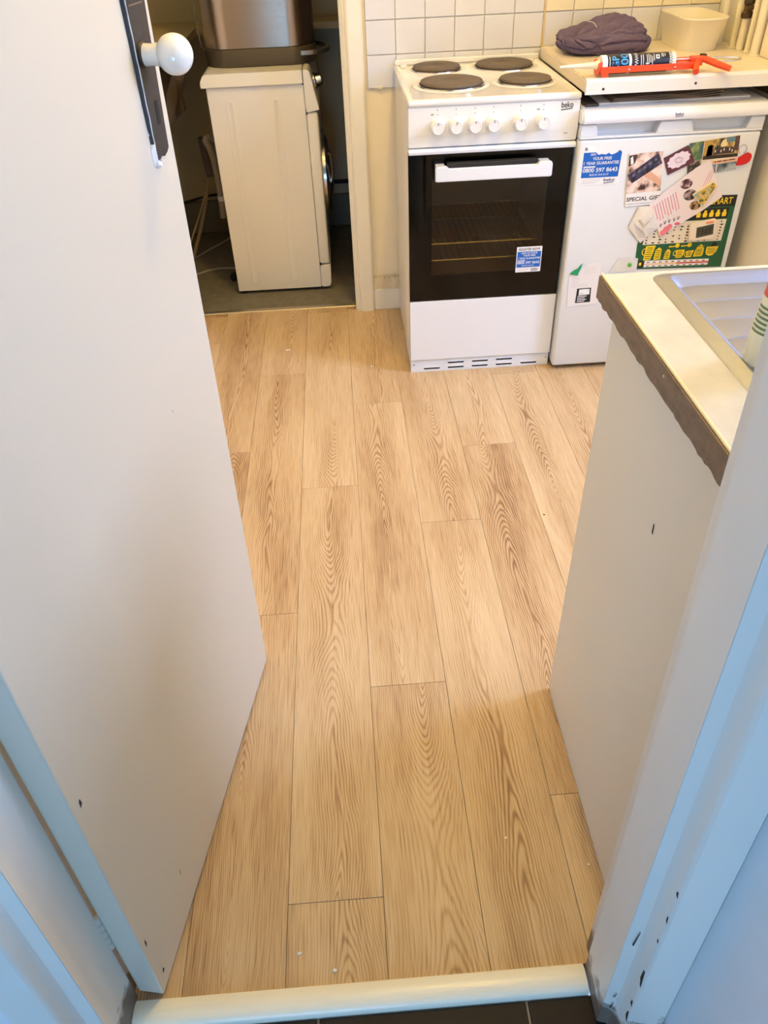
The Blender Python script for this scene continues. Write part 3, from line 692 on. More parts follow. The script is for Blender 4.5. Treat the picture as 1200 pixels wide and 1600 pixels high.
# measuring chart
ch = paper('conversion_chart', 'green and yellow kitchen measuring chart on the fridge door', 'chart', [(.951, .358), (1.234, .350), (1.2285, .580), (.96, .586), (.938, .44), (.940, .397), (.950, .395)], M_green, YF-.0002)
yc = YF-.001
patch(ch, 'black_band', [(1.02, .548), (1.2275, .546), (1.2285, .580), (1.02, .586)], M_ink, yc)
bm = NB(); text(bm, 'CHART', on_y(1.143, 1.217, .554, .574, yc-.0003)); obj('title_lettering', bm, M_yel, ch)
patch(ch, 'black_strip', [(1.05, .510), (1.212, .510), (1.213, .543), (1.05, .543)], M_ink, yc-.0001)
patch(ch, 'table_panel', [(.955, .438), (1.212, .438), (1.213, .507), (.96, .507)], M_cremep, yc-.0001)
bm = NB()
for i in range(12):
    for j in range(7):
        if random.random() < .85:
            x = .962 + i*.0213; z = .441 + j*.0095; w = random.choice((.006, .009, .004)); poly_y(bm, [(x, z), (x+w, z), (x+w, z+.004), (x, z+.004)], yc-.0004)
obj('table_figures', bm, M_ink, ch)
bm = NB()
for i in range(5):
    x = 1.118 + i*.0205; poly_y(bm, [(x-.006, .516), (x+.006, .516), (x+.0075, .527), (x+.004, .531), (x+.004, .537), (x-.004, .537), (x-.004, .531), (x-.0075, .527)], yc-.0004)
obj('jug_print', bm, M_yel, ch)
# row of yellow measuring jugs
def jug(pts, handle=None):
    bm = NB(); poly_y(bm, pts, yc-.0003)
    if handle:
        hx, hz, rx, rz, th = handle; n = 8; o_ = []; i_ = []
        for k in range(n+1):
            a = R(70 + 220*k/n); o_.append((hx+rx*math.cos(a), hz+rz*math.sin(a))); i_.append((hx+(rx-th)*math.cos(a), hz+(rz-th)*math.sin(a)))
        vs = [bm.verts.new((x, yc-.0003, z)) for x, z in o_]; ws = [bm.verts.new((x, yc-.0003, z)) for x, z in i_]
        for k in range(n): bm.faces.new((vs[k], vs[k+1], ws[k+1], ws[k]))
    return obj('jug_print', bm, M_yel, ch)
def lines(x0, x1, z0, z1, n, shearx=0.):
    bm = NB()
    for k in range(n):
        z = z0 + (z1-z0)*(k+.5)/n; sx = shearx*(z-z0); poly_y(bm, [(x0+sx, z-.0009), (x1+sx, z-.0009), (x1+sx, z+.0009), (x0+sx, z+.0009)], yc-.0006)
    obj('scale_lines', bm, M_ink, ch)
jug([(.966, .386), (.990, .388), (1.0, .434), (.968, .434)], (.966, .415, .009, .012, .003)); lines(.969, .988, .39, .43, 6, .12)
jug([(1.0, .387), (1.022, .388), (1.022, .420), (1.016, .426), (1.010, .426), (1.002, .418)]); lines(1.004, 1.019, .39, .42, 5)
jug([(1.033, .387), (1.053, .388), (1.053, .412), (1.047, .419), (1.041, .419), (1.035, .410)]); lines(1.036, 1.05, .39, .412, 4)
jug([(1.073, .389), (1.092, .389), (1.097, .397), (1.099, .415), (1.070, .415)], (1.070, .404, .008, .009, .0025)); lines(1.075, 1.093, .392, .412, 4)
jug([(1.108, .389), (1.124, .389), (1.130, .412), (1.105, .410)], (1.107, .400, .007, .010, .002)); lines(1.110, 1.123, .392, .408, 4)
jug([(1.131, .390), (1.158, .390), (1.162, .395), (1.162, .416), (1.157, .420), (1.138, .420), (1.134, .410)]); lines(1.136, 1.158, .393, .416, 5)
jug([(1.142, .424), (1.158, .424), (1.150, .430)]); jug([(1.138, .4215), (1.162, .4215), (1.162, .423), (1.138, .423)])
jug([(1.170, .402), (1.174, .394), (1.184, .390), (1.195, .392), (1.204, .400), (1.208, .420), (1.170, .420)]); lines(1.174, 1.203, .396, .417, 4)
for xs in (1.048, 1.088):
    bm = NB(); poly_y(bm, [(xs-.004, .425), (xs+.018, .4265), (xs+.018, .4295), (xs-.004, .4295)], yc-.0003); poly_y(bm, disc_y(xs+.023, .430, .0075, 12), yc-.0003); obj('spoon_print', bm, M_yel, ch)
patch(ch, 'black_bell', [(1.182, .421), (1.204, .421), (1.199, .432), (1.193, .435), (1.187, .432)], M_ink, yc-.0003)
patch(ch, 'ruler_strip', [(.972, .3635), (1.186, .360), (1.187, .3805), (.973, .3855)], M_paper, yc-.0002)
patch(ch, 'ruler_bar', [(.974, .3715), (1.08, .3695), (1.08, .3735), (.974, .3760)], mat('ruler_orange', (238, 196, 150), .5), yc-.0005)
patch(ch, 'ruler_bar', [(1.08, .3695), (1.187, .3675), (1.187, .3725), (1.08, .3735)], mat('ruler_red', (204, 60, 52), .5), yc-.0005)
bm = NB()
for k in range(10):
    for dz in (.3665, .3795): x = .980 + k*.0205; poly_y(bm, [(x, dz-.0014-k*.0004), (x+.009, dz-.0014-k*.0004), (x+.009, dz+.0014-k*.0004), (x, dz+.0014-k*.0004)], yc-.0006)
obj('ruler_figures', bm, M_ink, ch)
patch(ch, 'black_corner', [(.953, .364), (.970, .3635), (.970, .387), (.952, .387)], M_ink, yc-.0002)
patch(ch, 'yellow_tag', [(.955, .370), (.963, .370), (.963, .380), (.955, .380)], M_yel, yc-.0005)
# gift card photo leaflet
gy = YF-.0022
gc = paper('gift_leaflet', 'white leaflet reading SPECIAL GIFT with a hand photo, left on the fridge door', 'leaflet', [(.862, .718), (.966, .722), (.984, .566), (.876, .563)], M_paper, gy)
patch(gc, 'photo_print', [(.863, .716), (.965, .720), (.978, .606), (.871, .602)], photo('gift_photo', (70, 46, 40), (224, 190, 172), (240, 226, 216), 26, .38, .58), gy-.0008)
patch(gc, 'box_print', [(.866, .655), (.885, .632), (.968, .686), (.951, .716)], photo('gift_box', (20, 20, 30), (54, 50, 84), (96, 92, 104), 70, .35, .7), gy-.0011)
patch(gc, 'hand_print', [(.915, .672), (.932, .668), (.955, .652), (.9735, .636), (.976, .616), (.958, .628), (.940, .640), (.925, .646), (.914, .655)], mat('print_skin', (226, 176, 146), .4, var=.08, vscale=60), gy-.0010)
patch(gc, 'dark_print', [(.8635, .712), (.888, .714), (.884, .690), (.866, .680)], mat('print_umber', (74, 52, 46), .4, var=.4, vscale=120), gy-.00095)
patch(gc, 'white_print', [(.868, .705), (.874, .711), (.880, .690), (.872, .686)], M_paper, gy-.0012)
for k in range(5): patch(gc, 'pattern_print', [(.884+k*.015, .650+k*.0105), (.891+k*.015, .654+k*.0105), (.888+k*.015, .661+k*.0105), (.881+k*.015, .657+k*.0105)], mat('print_slate', (112, 112, 128), .4, var=.3, vscale=100), gy-.0013)
bm = NB(); text(bm, 'SPECIAL GIFT', on_y(.8765, .985, .578, .590, gy-.0011, .003));  obj('lettering', bm, M_ink, gc)
bm = NB(); poly_y(bm, [(.878, .5695), (.955, .5715), (.955, .5727), (.878, .5707)], gy-.0011); obj('small_print', bm, M_grey, gc)
# maroon card with a white cloud shape
my = YF-.0016
mc = paper('maroon_card', 'maroon card with a pale scalloped shape near the top of the fridge door', 'card', [(.970, .700), (1.038, .733), (1.068, .684), (.992, .650)], M_maroon, my)
cl = []
for k in range(48):
    a = 2*math.pi*k/48; rr = 1 + .07*math.cos(a*11); x = .034*rr*math.cos(a); z = .0205*rr*math.sin(a); ca, sa = math.cos(.42), math.sin(.42); cl.append((1.017 + x*ca - z*sa, .6925 + x*sa + z*ca))
patch(mc, 'scalloped_print', cl, M_lilac, my-.0009)
bm = NB()
for k in range(5): 
    a = k*1.3; tube(bm, [(1.017+.018*math.cos(a+t*.5)*(.4+.1*t), my-.0011, .692+.011*math.sin(a+t*.5)*(.4+.12*t)) for t in range(5)], .0004, 4)
obj('line_drawing', bm, M_maroon, mc)
# postcard with four views
py = YF-.0010
pc = paper('view_postcard', 'colourful picture postcard of several seaside views at the top right of the fridge door', 'postcard', [(1.038, .738), (1.190, .753), (1.203, .656), (1.052, .645)], M_cremep, py)
patch(pc, 'view_print', [(1.040, .737), (1.0835, .7415), (1.088, .690), (1.045, .684)], photo('postcard_coast', (40, 90, 120), (92, 120, 66), (160, 168, 120), 32), py-.0009)
patch(pc, 'view_print', [(1.085, .7415), (1.189, .752), (1.196, .693), (1.090, .688)], photo('postcard_street', (40, 32, 26), (150, 118, 60), (214, 186, 110), 46, .36, .6), py-.0009)
patch(pc, 'view_print', [(1.045, .683), (1.0875, .689), (1.090, .650), (1.053, .646)], photo('postcard_rail', (24, 24, 28), (80, 74, 66), (190, 186, 170), 60), py-.0009)
for nm, pts, cc in (('building_print', [(1.086, .741), (1.112, .7437), (1.116, .700), (1.0905, .698)], (196, 158, 78)), ('arch_print', [(1.098, .726), (1.108, .730), (1.118, .726), (1.118, .700), (1.098, .698)], (120, 92, 40)), ('shadow_print', [(1.0905, .699), (1.195, .703), (1.196, .6935), (1.0905, .6885)], (52, 40, 32)),
                    ('sky_print', [(1.150, .7475), (1.175, .7500), (1.178, .735), (1.152, .735)], (104, 140, 150)), ('tower_print', [(1.176, .7503), (1.189, .7515), (1.194, .712), (1.180, .711)], (92, 66, 58)), ('blossom_print', [(1.136, .730), (1.140, .741), (1.147, .744), (1.155, .737), (1.158, .726), (1.148, .722), (1.138, .723)], (242, 226, 164)),
                    ('crowd_print', [(1.120, .722), (1.128, .729), (1.138, .720), (1.150, .724), (1.162, .718), (1.172, .723), (1.182, .714), (1.183, .704), (1.120, .701)], (60, 50, 46))):
    patch(pc, nm, pts, mat('print_%d_%d_%d' % cc, cc, .4, var=.25, vscale=90), py-.0010)
for k in range(7): patch(pc, 'figure_print', disc_y(1.124+k*.0085, .711+.004*(k % 2), .0028, 7, .7, 1.5), (M_paper, M_maroon, M_cremep)[k % 3], py-.00115)
patch(pc, 'caption_strip', [(1.11, .683), (1.1965, .690), (1.1975, .681), (1.11, .673)], mat('caption_peach', (236, 188, 156), .5), py-.0011)
bm = NB()
for xa_, xb_ in ((1.128, 1.134), (1.137, 1.151), (1.154, 1.168), (1.171, 1.191)): poly_y(bm, [(xa_, .6785+(xa_-1.128)*.09), (xb_, .6785+(xb_-1.128)*.09), (xb_, .6820+(xb_-1.128)*.09), (xa_, .6820+(xa_-1.128)*.09)], py-.0013)
obj('caption_lettering', bm, mat('caption_brown', (120, 70, 40), .5), pc)
patch(pc, 'view_print', [(1.112, .672), (1.137, .674), (1.139, .650), (1.115, .648)], photo('postcard_sky', (60, 70, 100), (70, 130, 190), (150, 160, 150), 30), py-.0009)
patch(pc, 'view_print', [(1.140, .674), (1.197, .680), (1.2015, .657), (1.143, .650)], photo('postcard_sea', (40, 44, 50), (110, 128, 140), (168, 178, 184), 30), py-.0009)
# heart magnet with a wire loop
hm = thing('heart_magnet', 'red heart shaped magnet with a thin ring at the right edge of the fridge door', 'magnet', (1.218, FY, .664), group='papers and magnets on the fridge door')
hp_ = [(1.198, .668), (1.199, .690), (1.207, .694), (1.216, .700), (1.226, .703), (1.236, .699), (1.240, .690), (1.237, .679), (1.229, .672), (1.216, .668)]
bm = NB(); sheet_y(bm, hp_, py-.0012, .003); obj('heart', bm, M_red, hm)
bm = NB(); tube(bm, [(1.207+.012*math.cos(R(a)), py-.0012, .713+.012*math.sin(R(a))) for a in range(-60, 241, 25)], .0006, 5); obj('wire_loop', bm, M_brass, hm)
# big tilted leaflet
ly = YF-.0046
lf = paper('tilted_leaflet', 'tilted white leaflet with pink text held over the chart on the fridge door', 'leaflet', [(1.075, .668), (1.108, .687), (1.118, .683), (1.132, .655), (1.146, .632), (1.178, .578), (1.120, .535), (1.030, .482), (1.006, .463), (.951, .565), (.99, .602)], mat('pinkish_paper', (240, 228, 230), .6, var=.03), ly, .0007)
bm = NB(); o0, ex, ez = (.966, .562), (.066, .042), (.026, -.058)
for k in range(9):
    v0 = k/9; q = quad(o0, (ez[0], ez[1]), (ex[0], ex[1])); ln = .9 if k % 3 else .75
    P_ = [q(0, v0), q(ln, v0), q(ln, v0+.035), q(0, v0+.035)]; poly_y(bm, P_, ly-.001)
obj('pink_text_lines', bm, M_pink, lf)
bm = NB()
for k in range(3):
    q = quad((1.108+.007*k, .612+.004*k), (.012, .045), (.004, .003)); poly_y(bm, [q(0, 0), q(1, 0), q(1, .5), q(0, .5)], ly-.001)
obj('pink_heading', bm, M_pink, lf)
for (x, z, r, m_) in ((1.055, .622, .019, photo('ph_a', (60, 30, 40), (120, 84, 92), (226, 212, 214), 60)), (1.074, .589, .021, photo('ph_b', (40, 34, 40), (110, 92, 100), (180, 160, 160), 60)), (1.098, .556, .018, photo('ph_c', (60, 40, 30), (190, 150, 100), (120, 120, 70), 50))):
    patch(lf, 'oval_photo', disc_y(x, z, r, 14, 1., .8), m_, ly-.001)
bm = NB()
for (x, z, r) in ((1.012, .476, .010), (1.021, .486, .011), (1.030, .494, .009)): poly_y(bm, disc_y(x, z, r, 8), ly-.001-r*.01)
obj('flower_print', bm, mat('flower_pink', (236, 128, 140), .6, var=.25, vscale=90), lf)
patch(lf, 'flower_print', disc_y(1.053, .502, .007, 8, 1.3, .7), mat('flower_rose', (226, 96, 140), .6), ly-.001)
bm = NB()
for (x, z) in ((1.0, .500), (1.012, .508), (1.025, .512), (1.040, .516), (1.052, .520)):
    for a in (-.6, .1, .8): tube(bm, [(x, ly-.001, z-.006), (x+.007*math.sin(a), ly-.001, z+.006*math.cos(a))], .0006, 4)
obj('leaf_print', bm, mat('leaf_dark', (46, 56, 50), .6), lf)
# fish & chips style fridge magnet
fm = thing('souvenir_magnet', 'small rectangular picture magnet with yellow buildings holding the tilted leaflet', 'magnet', (1.115, FY, .55), group='papers and magnets on the fridge door')
bm = NB(); sheet_y(bm, [(1.080, .590), (1.137, .626), (1.152, .613), (1.122, .549)], ly-.0012, .004); obj('magnet_body', bm, mat('magnet_cream', (240, 222, 160), .4), fm)
patch(fm, 'picture_print', [(1.0835, .589), (1.1365, .6225), (1.1485, .6125), (1.1205, .5535)], photo('magnet_photo', (60, 84, 60), (232, 190, 80), (120, 176, 196), 62, .36, .62), ly-.0054)
# digital timer
tm_ = thing('kitchen_timer', 'small cream digital timer with a grey display on the chart', 'timer', (1.137, FY, .45), group='papers and magnets on the fridge door')
bm = NB(); sheet_y(bm, [(1.094, .497), (1.098, .503), (1.172, .5125), (1.176, .508), (1.181, .454), (1.177, .450), (1.104, .446), (1.099, .450)], yc-.001, .012)
bmesh.ops.bevel(bm, geom=bm.edges[:], offset=.0016, segments=2, affect='EDGES'); obj('case', bm, mat('timer_cream', (238, 226, 208), .4), tm_, smooth=True)
patch(tm_, 'display', [(1.1155, .489), (1.169, .4985), (1.1735, .465), (1.120, .4555)], M_lcd, yc-.0135)
bm = NB(); text(bm, '13:05', on_y(1.1235, 1.164, .4645, .4830, yc-.0138, .006)); obj('display_digits', bm, M_ink, tm_)
bm = NB(); sheet_y(bm, [(1.142, .500), (1.165, .502), (1.166, .508), (1.143, .506)], yc-.0132, .002); obj('button', bm, mat('timer_orange', (240, 146, 104), .4), tm_)
# crumpled receipts
ry = YF-.0032
rc = thing('crumpled_receipt', 'crumpled pale receipt tucked under the tilted leaflet', 'receipt', (.94, FY, .445), group='papers and magnets on the fridge door')
for k, (pts, dy) in enumerate((([(.898, .498), (.919, .562), (.965, .560), (.995, .492), (.945, .446)], 0), ([(.907, .520), (.923, .563), (.960, .561), (.968, .528), (.938, .493), (.925, .505)], .0012), ([(.94, .49), (.972, .527), (.994, .492), (.968, .472)], .0008))):
    bm = NB(); c = Vector((sum(p[0] for p in pts)/len(pts), ry-dy-.004, sum(p[1] for p in pts)/len(pts)))
    vs = [bm.verts.new((x, ry-dy-random.uniform(0, .0015), z)) for x, z in pts]; cv = bm.verts.new(c)
    for i in range(len(vs)): bm.faces.new((vs[i], vs[(i+1) % len(vs)], cv))
    obj('receipt_fold', bm, mat('receipt_%d' % k, ((232, 224, 212), (238, 230, 214), (226, 222, 216))[k], .7, var=.08, vscale=30), rc)
bm = NB()
for k in range(6): poly_y(bm, [(.912+k*.004, .508-k*.008), (.945+k*.004, .484-k*.004), (.9455+k*.004, .4848-k*.004), (.9125+k*.004, .5088-k*.008)], ry-.0052)
obj('receipt_lines', bm, M_grey, rc)
bm = NB(); poly_y(bm, [(.925, .522), (.948, .497), (.968, .527), (.957, .516), (.947, .504), (.931, .523)], ry-.0056); obj('receipt_fold', bm, mat('fold_shade', (206, 194, 172), .7), rc)  # crease shade painted as a darker flat patch on the paper
# energy note lower left
ny = YF-.0004
nt_ = paper('paper_note', 'faded white note with a small black printed picture low on the fridge door', 'note', [(.728, .350), (.800, .390), (.829, .384), (.834, .246), (.7335, .239)], mat('note_paper', (236, 232, 230), .6, var=.03), ny)
patch(nt_, 'picture_frame_print', [(.7605, .303), (.8075, .304), (.8105, .2535), (.7595, .2525)], M_ink, ny-.0009)
patch(nt_, 'pot_print', [(.768, .300), (.803, .301), (.804, .281), (.768, .279)], photo('pot_photo', (50, 50, 56), (230, 230, 232), (244, 244, 244), 60, .34, .5), ny-.0012)
bm = NB()
for k in range(4): poly_y(bm, [(.765, .274-k*.0058), (.796-.006*(k % 2), .2745-k*.0058), (.796-.006*(k % 2), .277-k*.0058), (.765, .2765-k*.0058)], ny-.0012)
obj('white_lines', bm, M_paper, nt_)
bm = NB()
for k in range(6): poly_y(bm, [(.738, .340-k*.006), (.764+.03*(k > 3), .341-k*.006), (.764+.03*(k > 3), .3418-k*.006), (.738, .3408-k*.006)], ny-.0009)
for k in range(3): poly_y(bm, [(.775, .371-k*.009), (.815, .374-k*.009), (.815, .3748-k*.009), (.775, .3718-k*.009)], ny-.0009)
obj('faint_print', bm, mat('faint_grey', (190, 188, 184), .5), nt_)
gl = thing('green_magnet', 'green leaf shaped magnet holding the faded note', 'magnet', (.75, FY, .348), group='papers and magnets on the fridge door')
bm = NB(); sheet_y(bm, [(.7285, .356), (.742, .368), (.752, .371), (.759, .381), (.766, .388), (.762, .371), (.757, .360), (.756, .350), (.745, .352)], ny-.0008, .003); obj('leaf', bm, mat('magnet_green', (22, 150, 96), .3), gl)
pb = paper('plastic_pouch', 'clear crinkled plastic pouch beside the chart', 'pouch', [(.858, .352), (.884, .399), (.936, .398), (.944, .352)], mat('milky_plastic', (226, 224, 216), .25, var=.06, vscale=40), ny)
gd = thing('green_round_magnet', 'small round bright green magnet on the plastic pouch', 'magnet', (.925, FY, .37), group='papers and magnets on the fridge door')
bm = NB(); lathe(bm, [(.0065, 0), (.0065, .003), (.004, .005), (0, .0055)], (.925, ny-.0008, .3755), (0, -1, 0), 16); obj('button', bm, mat('bright_green', (90, 190, 60), .4), gd, smooth=True)

# ================================================================== COUNTER OVER THE FRIDGE
ct = thing('fridge_counter', 'cream laminate counter with a white edge strip over the fridge', 'worktop', (1.0, 2.65, .88))
bm = NB(); prism(bm, [(2.354, .881), (2.354, .9165), (2.936, .9165), (2.936, .881)], 'x', .7085, 1.3095, .003); obj('board', bm, M_topw, ct)
bm = NB(); prism(bm, [(2.344, .880), (2.344, .911), (2.348, .9185), (2.362, .9185), (2.362, .9168), (2.3538, .9165), (2.3538, .880)], 'x', .7065, 1.3095); es = obj('edge_strip', bm, M_edge, ct)
for x, z in ((.756, .893), (1.020, .896)):
    bm = NB(); lathe(bm, [(.0038, 0), (.0035, .0008), (.0012, .0009), (0, .0002)], (x, 2.3442, z), (0, -1, 0), 12); obj('screw', bm, M_chip, es)
bm = NB(); box(bm, 1.285, 1.3095, 2.37, 2.936, .84, .8808); box(bm, 1.258, 1.285, 2.915, 2.936, .0, .8808); obj('support_batten', bm, M_base, ct)
# papers lying on the fridge lid
def flat(name, label, cat, x0, x1, y0, y1, z0, z1, m_, group=None):
    o = obj(name, box(NB(), x0, x1, y0, y1, z0, z1, min(.0015, (z1-z0)*.3), 1), m_, loc=((x0+x1)/2, (y0+y1)/2, z0)); return meta(o, label, cat, group)
flat('white_board', 'thin white board lying on the fridge lid under the counter', 'board', .764, 1.215, 2.392, 2.80, .8424, .8475, M_paper)
bm = NB()
N_ = 24
for lay in range(4):
    z = .8485 + lay*.0022; A = []; B = []
    for i in range(N_+1):
        x = .80 + .325*i/N_ + lay*.004; w = .003*math.sin(i*.5+lay)+.002*math.sin(i*.23); A.append((x, 2.386+lay*.004+.004*math.sin(i*.35), z+.010*(i/N_)**2*(.3+lay*.25)+w*.5)); B.append((x, 2.68, z+w*.3))
    for i in range(N_):
        vs = [bm.verts.new(p) for p in (A[i], A[i+1], B[i+1], B[i])]; ws = [bm.verts.new((p[0], p[1], p[2]+.0016)) for p in (A[i], A[i+1], B[i+1], B[i])]
        bm.faces.new(vs); bm.faces.new(ws); 
        for k in range(4): bm.faces.new((vs[k], vs[(k+1) % 4], ws[(k+1) % 4], ws[k]))
meta(obj('magazine', bm, mat('brown_newsprint', (150, 132, 112), .6, var=.3, vscale=20), loc=(.97, 2.5, .8478)), 'creased brown magazine stuffed between fridge lid and counter', 'magazine')
flat('dark_folder', 'dark brown folder at the left end of the fridge lid', 'folder', .722, .760, 2.375, 2.70, .8424, .8500, mat('dark_card', (70, 58, 46), .6, var=.2))

# ================================================================== TOWEL
bm = NB(); nu, nv = 180, 84
pw = lambda t, e: math.copysign(abs(t)**e, t)
def crease(p, f, w, o):
    n_ = noise.noise(Vector((p.x*f*.8, p.y*f*1.1, p.z*f*1.5)) + Vector(o)); return math.exp(-(n_/w)**2)
def towel_pt(i, j):
    a = 2*math.pi*i/nu; b = -math.pi/2 + math.pi*j/nv
    cu, su, cv_, sv = math.cos(a), math.sin(a), math.cos(b), math.sin(b)
    q = Vector((.142*pw(cv_, .5)*pw(cu, .7), .108*pw(cv_, .5)*pw(su, .7), .040*pw(sv, .75)))
    nrm = Vector((q.x/.02, q.y/.0117, q.z/.0016)).normalized()
    p = q.copy()
    p.z += (.018*(q.x/.142) + .010*math.sin(q.x*26+.6) + .008*math.sin(q.y*30+q.x*12))*(sv > 0)*sv       # heap rises to the right
    wq = q + Vector((noise.noise(q*9), noise.noise(q*9+Vector((3, 1, 0))), noise.noise(q*9+Vector((0, 5, 2)))))*.018
    wq = Vector((wq.x*.42, wq.y, wq.z*1.25))
    d = -.019*crease(wq, 10, .07, (0, 0, 3)) - .011*crease(wq, 20, .08, (7, 2, 0)) + .007*noise.noise(wq*14) + .0035*noise.noise(q*60) + .0016*noise.noise(q*170)
    p += nrm*d
    z = max(p.z, -.036) + .036
    return Vector((.868 + p.x*ca - p.y*sa, 2.782 + p.x*sa + p.y*ca, .9173 + z))
ca, sa = math.cos(R(4)), math.sin(R(4))
rows = [[bm.verts.new(towel_pt(i, j)) for i in range(nu)] for j in range(1, nv)]
for A, B in zip(rows, rows[1:]):
    for i in range(nu): bm.faces.new((A[i], A[(i+1) % nu], B[(i+1) % nu], B[i]))
bm.faces.new(rows[0]); tp = bm.verts.new(towel_pt(0, nv))
for i in range(nu): bm.faces.new((rows[-1][i], rows[-1][(i+1) % nu], tp))
tw = thing('purple_towel', 'crumpled purple terry towel heaped on the counter by the tiles', 'towel', (.872, 2.775, .9168))
obj('cloth', bm, M_towel, tw, smooth=True, angle=180)
def fold_roll(pts, rad):
    b = NB(); tube(b, pts, rad, 14, 0)
    for v in b.verts: v.co += Vector((noise.noise(v.co*40), noise.noise(v.co*40+Vector((5, 0, 0))), noise.noise(v.co*40+Vector((0, 9, 0)))))*.004
    for v in b.verts: v.co.z = max(v.co.z, .9172)
    obj('fold', b, M_towel, tw, smooth=True, angle=180)
fold_roll([(.990, 2.85, .936), (1.008, 2.82, .940), (1.010, 2.775, .938), (.990, 2.735, .934), (.95, 2.705, .930)], [.012, .019, .021, .016, .008])
bm = NB(); tube(bm, [(.823, 2.80, .998), (.829, 2.775, 1.001), (.834, 2.755, .996), (.835, 2.74, .990)], .0009, 5, 2); obj('loose_thread', bm, M_paper, tw)

# ================================================================== SEALANT GUN AND CARTRIDGE
GA = Vector((.748, 2.388, .9455)); GB = Vector((1.02, 2.392, .9455)); gd_ = (GB-GA).normalized()
g_u = Vector((0, 0, 1)); g_s = gd_.cross(g_u).normalized()        # g_s points to -y (towards the viewer)
def G(t, s, z): return GA + gd_*t + g_s*s + g_u*z
def gbox(bm, t0, t1, s0, s1, z0, z1, bev=0.):
    b = NB(); box(b, t0, t1, s0, s1, z0, z1, bev)
    for v in b.verts: v.co = G(*v.co)
    m_ = bpy.data.meshes.new('x'); b.to_mesh(m_); b.free(); bm.from_mesh(m_); bpy.data.meshes.remove(m_); return bm
cg = thing('sealant_gun', 'orange metal sealant gun lying on the counter edge', 'sealant gun', (.90, 2.38, .9185))
bm = NB(); n = 20; ro, th = .0285, .0045
o_, i_ = [], []
for k in range(n+1):
    a = R(-205 + 230*k/n); o_.append((ro*math.cos(a), ro*math.sin(a))); i_.append(((ro-.016)*math.cos(a), (ro-.016)*math.sin(a)))
for sgn in (0,):
    fr_ = [[bm.verts.new(G(tt, p[0], p[1]*.92)) for p in L__] for tt in (-.006, .002) for L__ in (o_, i_)]
    for k in range(n):
        bm.faces.new((fr_[0][k], fr_[0][k+1], fr_[1][k+1], fr_[1][k])); bm.faces.new((fr_[2][k], fr_[2][k+1], fr_[3][k+1], fr_[3][k]))
        bm.faces.new((fr_[0][k], fr_[0][k+1], fr_[2][k+1], fr_[2][k])); bm.faces.new((fr_[1][k], fr_[1][k+1], fr_[3][k+1], fr_[3][k]))
    for k in (0, n): bm.faces.new((fr_[0][k], fr_[1][k], fr_[3][k], fr_[2][k]))
obj('front_plate', bm, M_orange, cg)
bm = NB(); gbox(bm, -.002, .275, .0262, .0292, -.017, -.001, .001); obj('rail', bm, M_orange, cg)
bm = NB(); gbox(bm, -.002, .275, -.0292, -.0262, -.010, .004, .001); obj('rail', bm, M_orange, cg)
bm = NB(); gbox(bm, .002, .022, .0235, .0285, -.026, -.012, .001); obj('gusset', bm, M_orange, cg)
bm = NB(); gbox(bm, .232, .272, -.027, .027, -.008, -.004, .001); gbox(bm, .262, .292, -.012, .022, -.012, .010, .003); obj('rear_block', bm, M_orange, cg)
bm = NB()
for k in range(7):
    gbox(bm, .226+k*.006, .229+k*.006, .0, .006, -.0035, -.0028)
obj('ratchet_mark', bm, M_white, cg)
bm = NB(); tube(bm, [G(.275, .018, .0), G(.268, .036, -.012), G(.262, .056, -.020)], [.009, .009, .008], 10); obj('handle', bm, M_orange, cg)
bm = NB(); q = [G(.288, .006, .005), G(.300, .020, .003), G(.325, .046, -.006), G(.352, .072, -.014)]
tube(bm, q, [.007, .009, .009, .0075], 8); obj('trigger', bm, M_orange, cg)
bm = NB(); gbox(bm, .292, .308, -.012, .006, .002, .014, .003); obj('thumb_release', bm, M_dark, cg)
bm = NB(); tube(bm, [G(.215, 0, .004), G(.36, -.004, .002), G(.392, .000, .001), G(.405, .010, .0), G(.400, .022, -.001), G(.385, .026, -.001), G(.345, .027, -.002)], .0032, 8, 2); obj('push_rod', bm, M_chrome, cg, smooth=True)
bm = NB()
for t in (.078, .21): lathe(bm, [(.003, 0), (.003, .002), (0, .0028)], G(t, .0292, -.010), tuple(g_s), 10)
obj('rivet', bm, M_chrome, cg, smooth=True)
sc = thing('sealant_cartridge', 'navy and white sealant cartridge loaded in the orange gun', 'cartridge', (.85, 2.39, .9215))
RC = .0238
def cyl(bm, t0, t1, r, cap=.001):
    return lathe(bm, [(0, t0), (r-cap, t0), (r, t0+cap), (r, t1-cap), (r-cap, t1), (0, t1)], GA, tuple(gd_), 40)
bm = NB(); cyl(bm, .0025, .213, RC); tubeo = obj('tube', bm, M_paper, sc, smooth=True)
bm = NB(); lathe(bm, [(RC+.0002, .018), (RC+.0003, .0185), (RC+.0003, .0785), (RC+.0002, .079)], GA, tuple(gd_), 40); obj('label_band', bm, mat('label_navy', (16, 18, 40), .3), tubeo, smooth=True)
bm = NB(); lathe(bm, [(RC+.0002, .086), (RC+.0003, .0865), (RC+.0003, .1935), (RC+.0002, .194)], GA, tuple(gd_), 40); obj('label_band', bm, mat('label_navy', (16, 18, 40), .3), tubeo, smooth=True)
bm = NB(); lathe(bm, [(.0130, .0), (.011, -.010), (.0085, -.013), (.0045, -.085), (.003, -.112), (0, -.113)], GA, tuple(gd_), 24); obj('nozzle', bm, mat('nozzle_plastic', (240, 232, 208), .4), sc, smooth=True)
bm = NB(); lathe(bm, [(.0262, -.0062), (.0262, -.0035), (.013, -.0025)], GA, tuple(gd_), 30); 
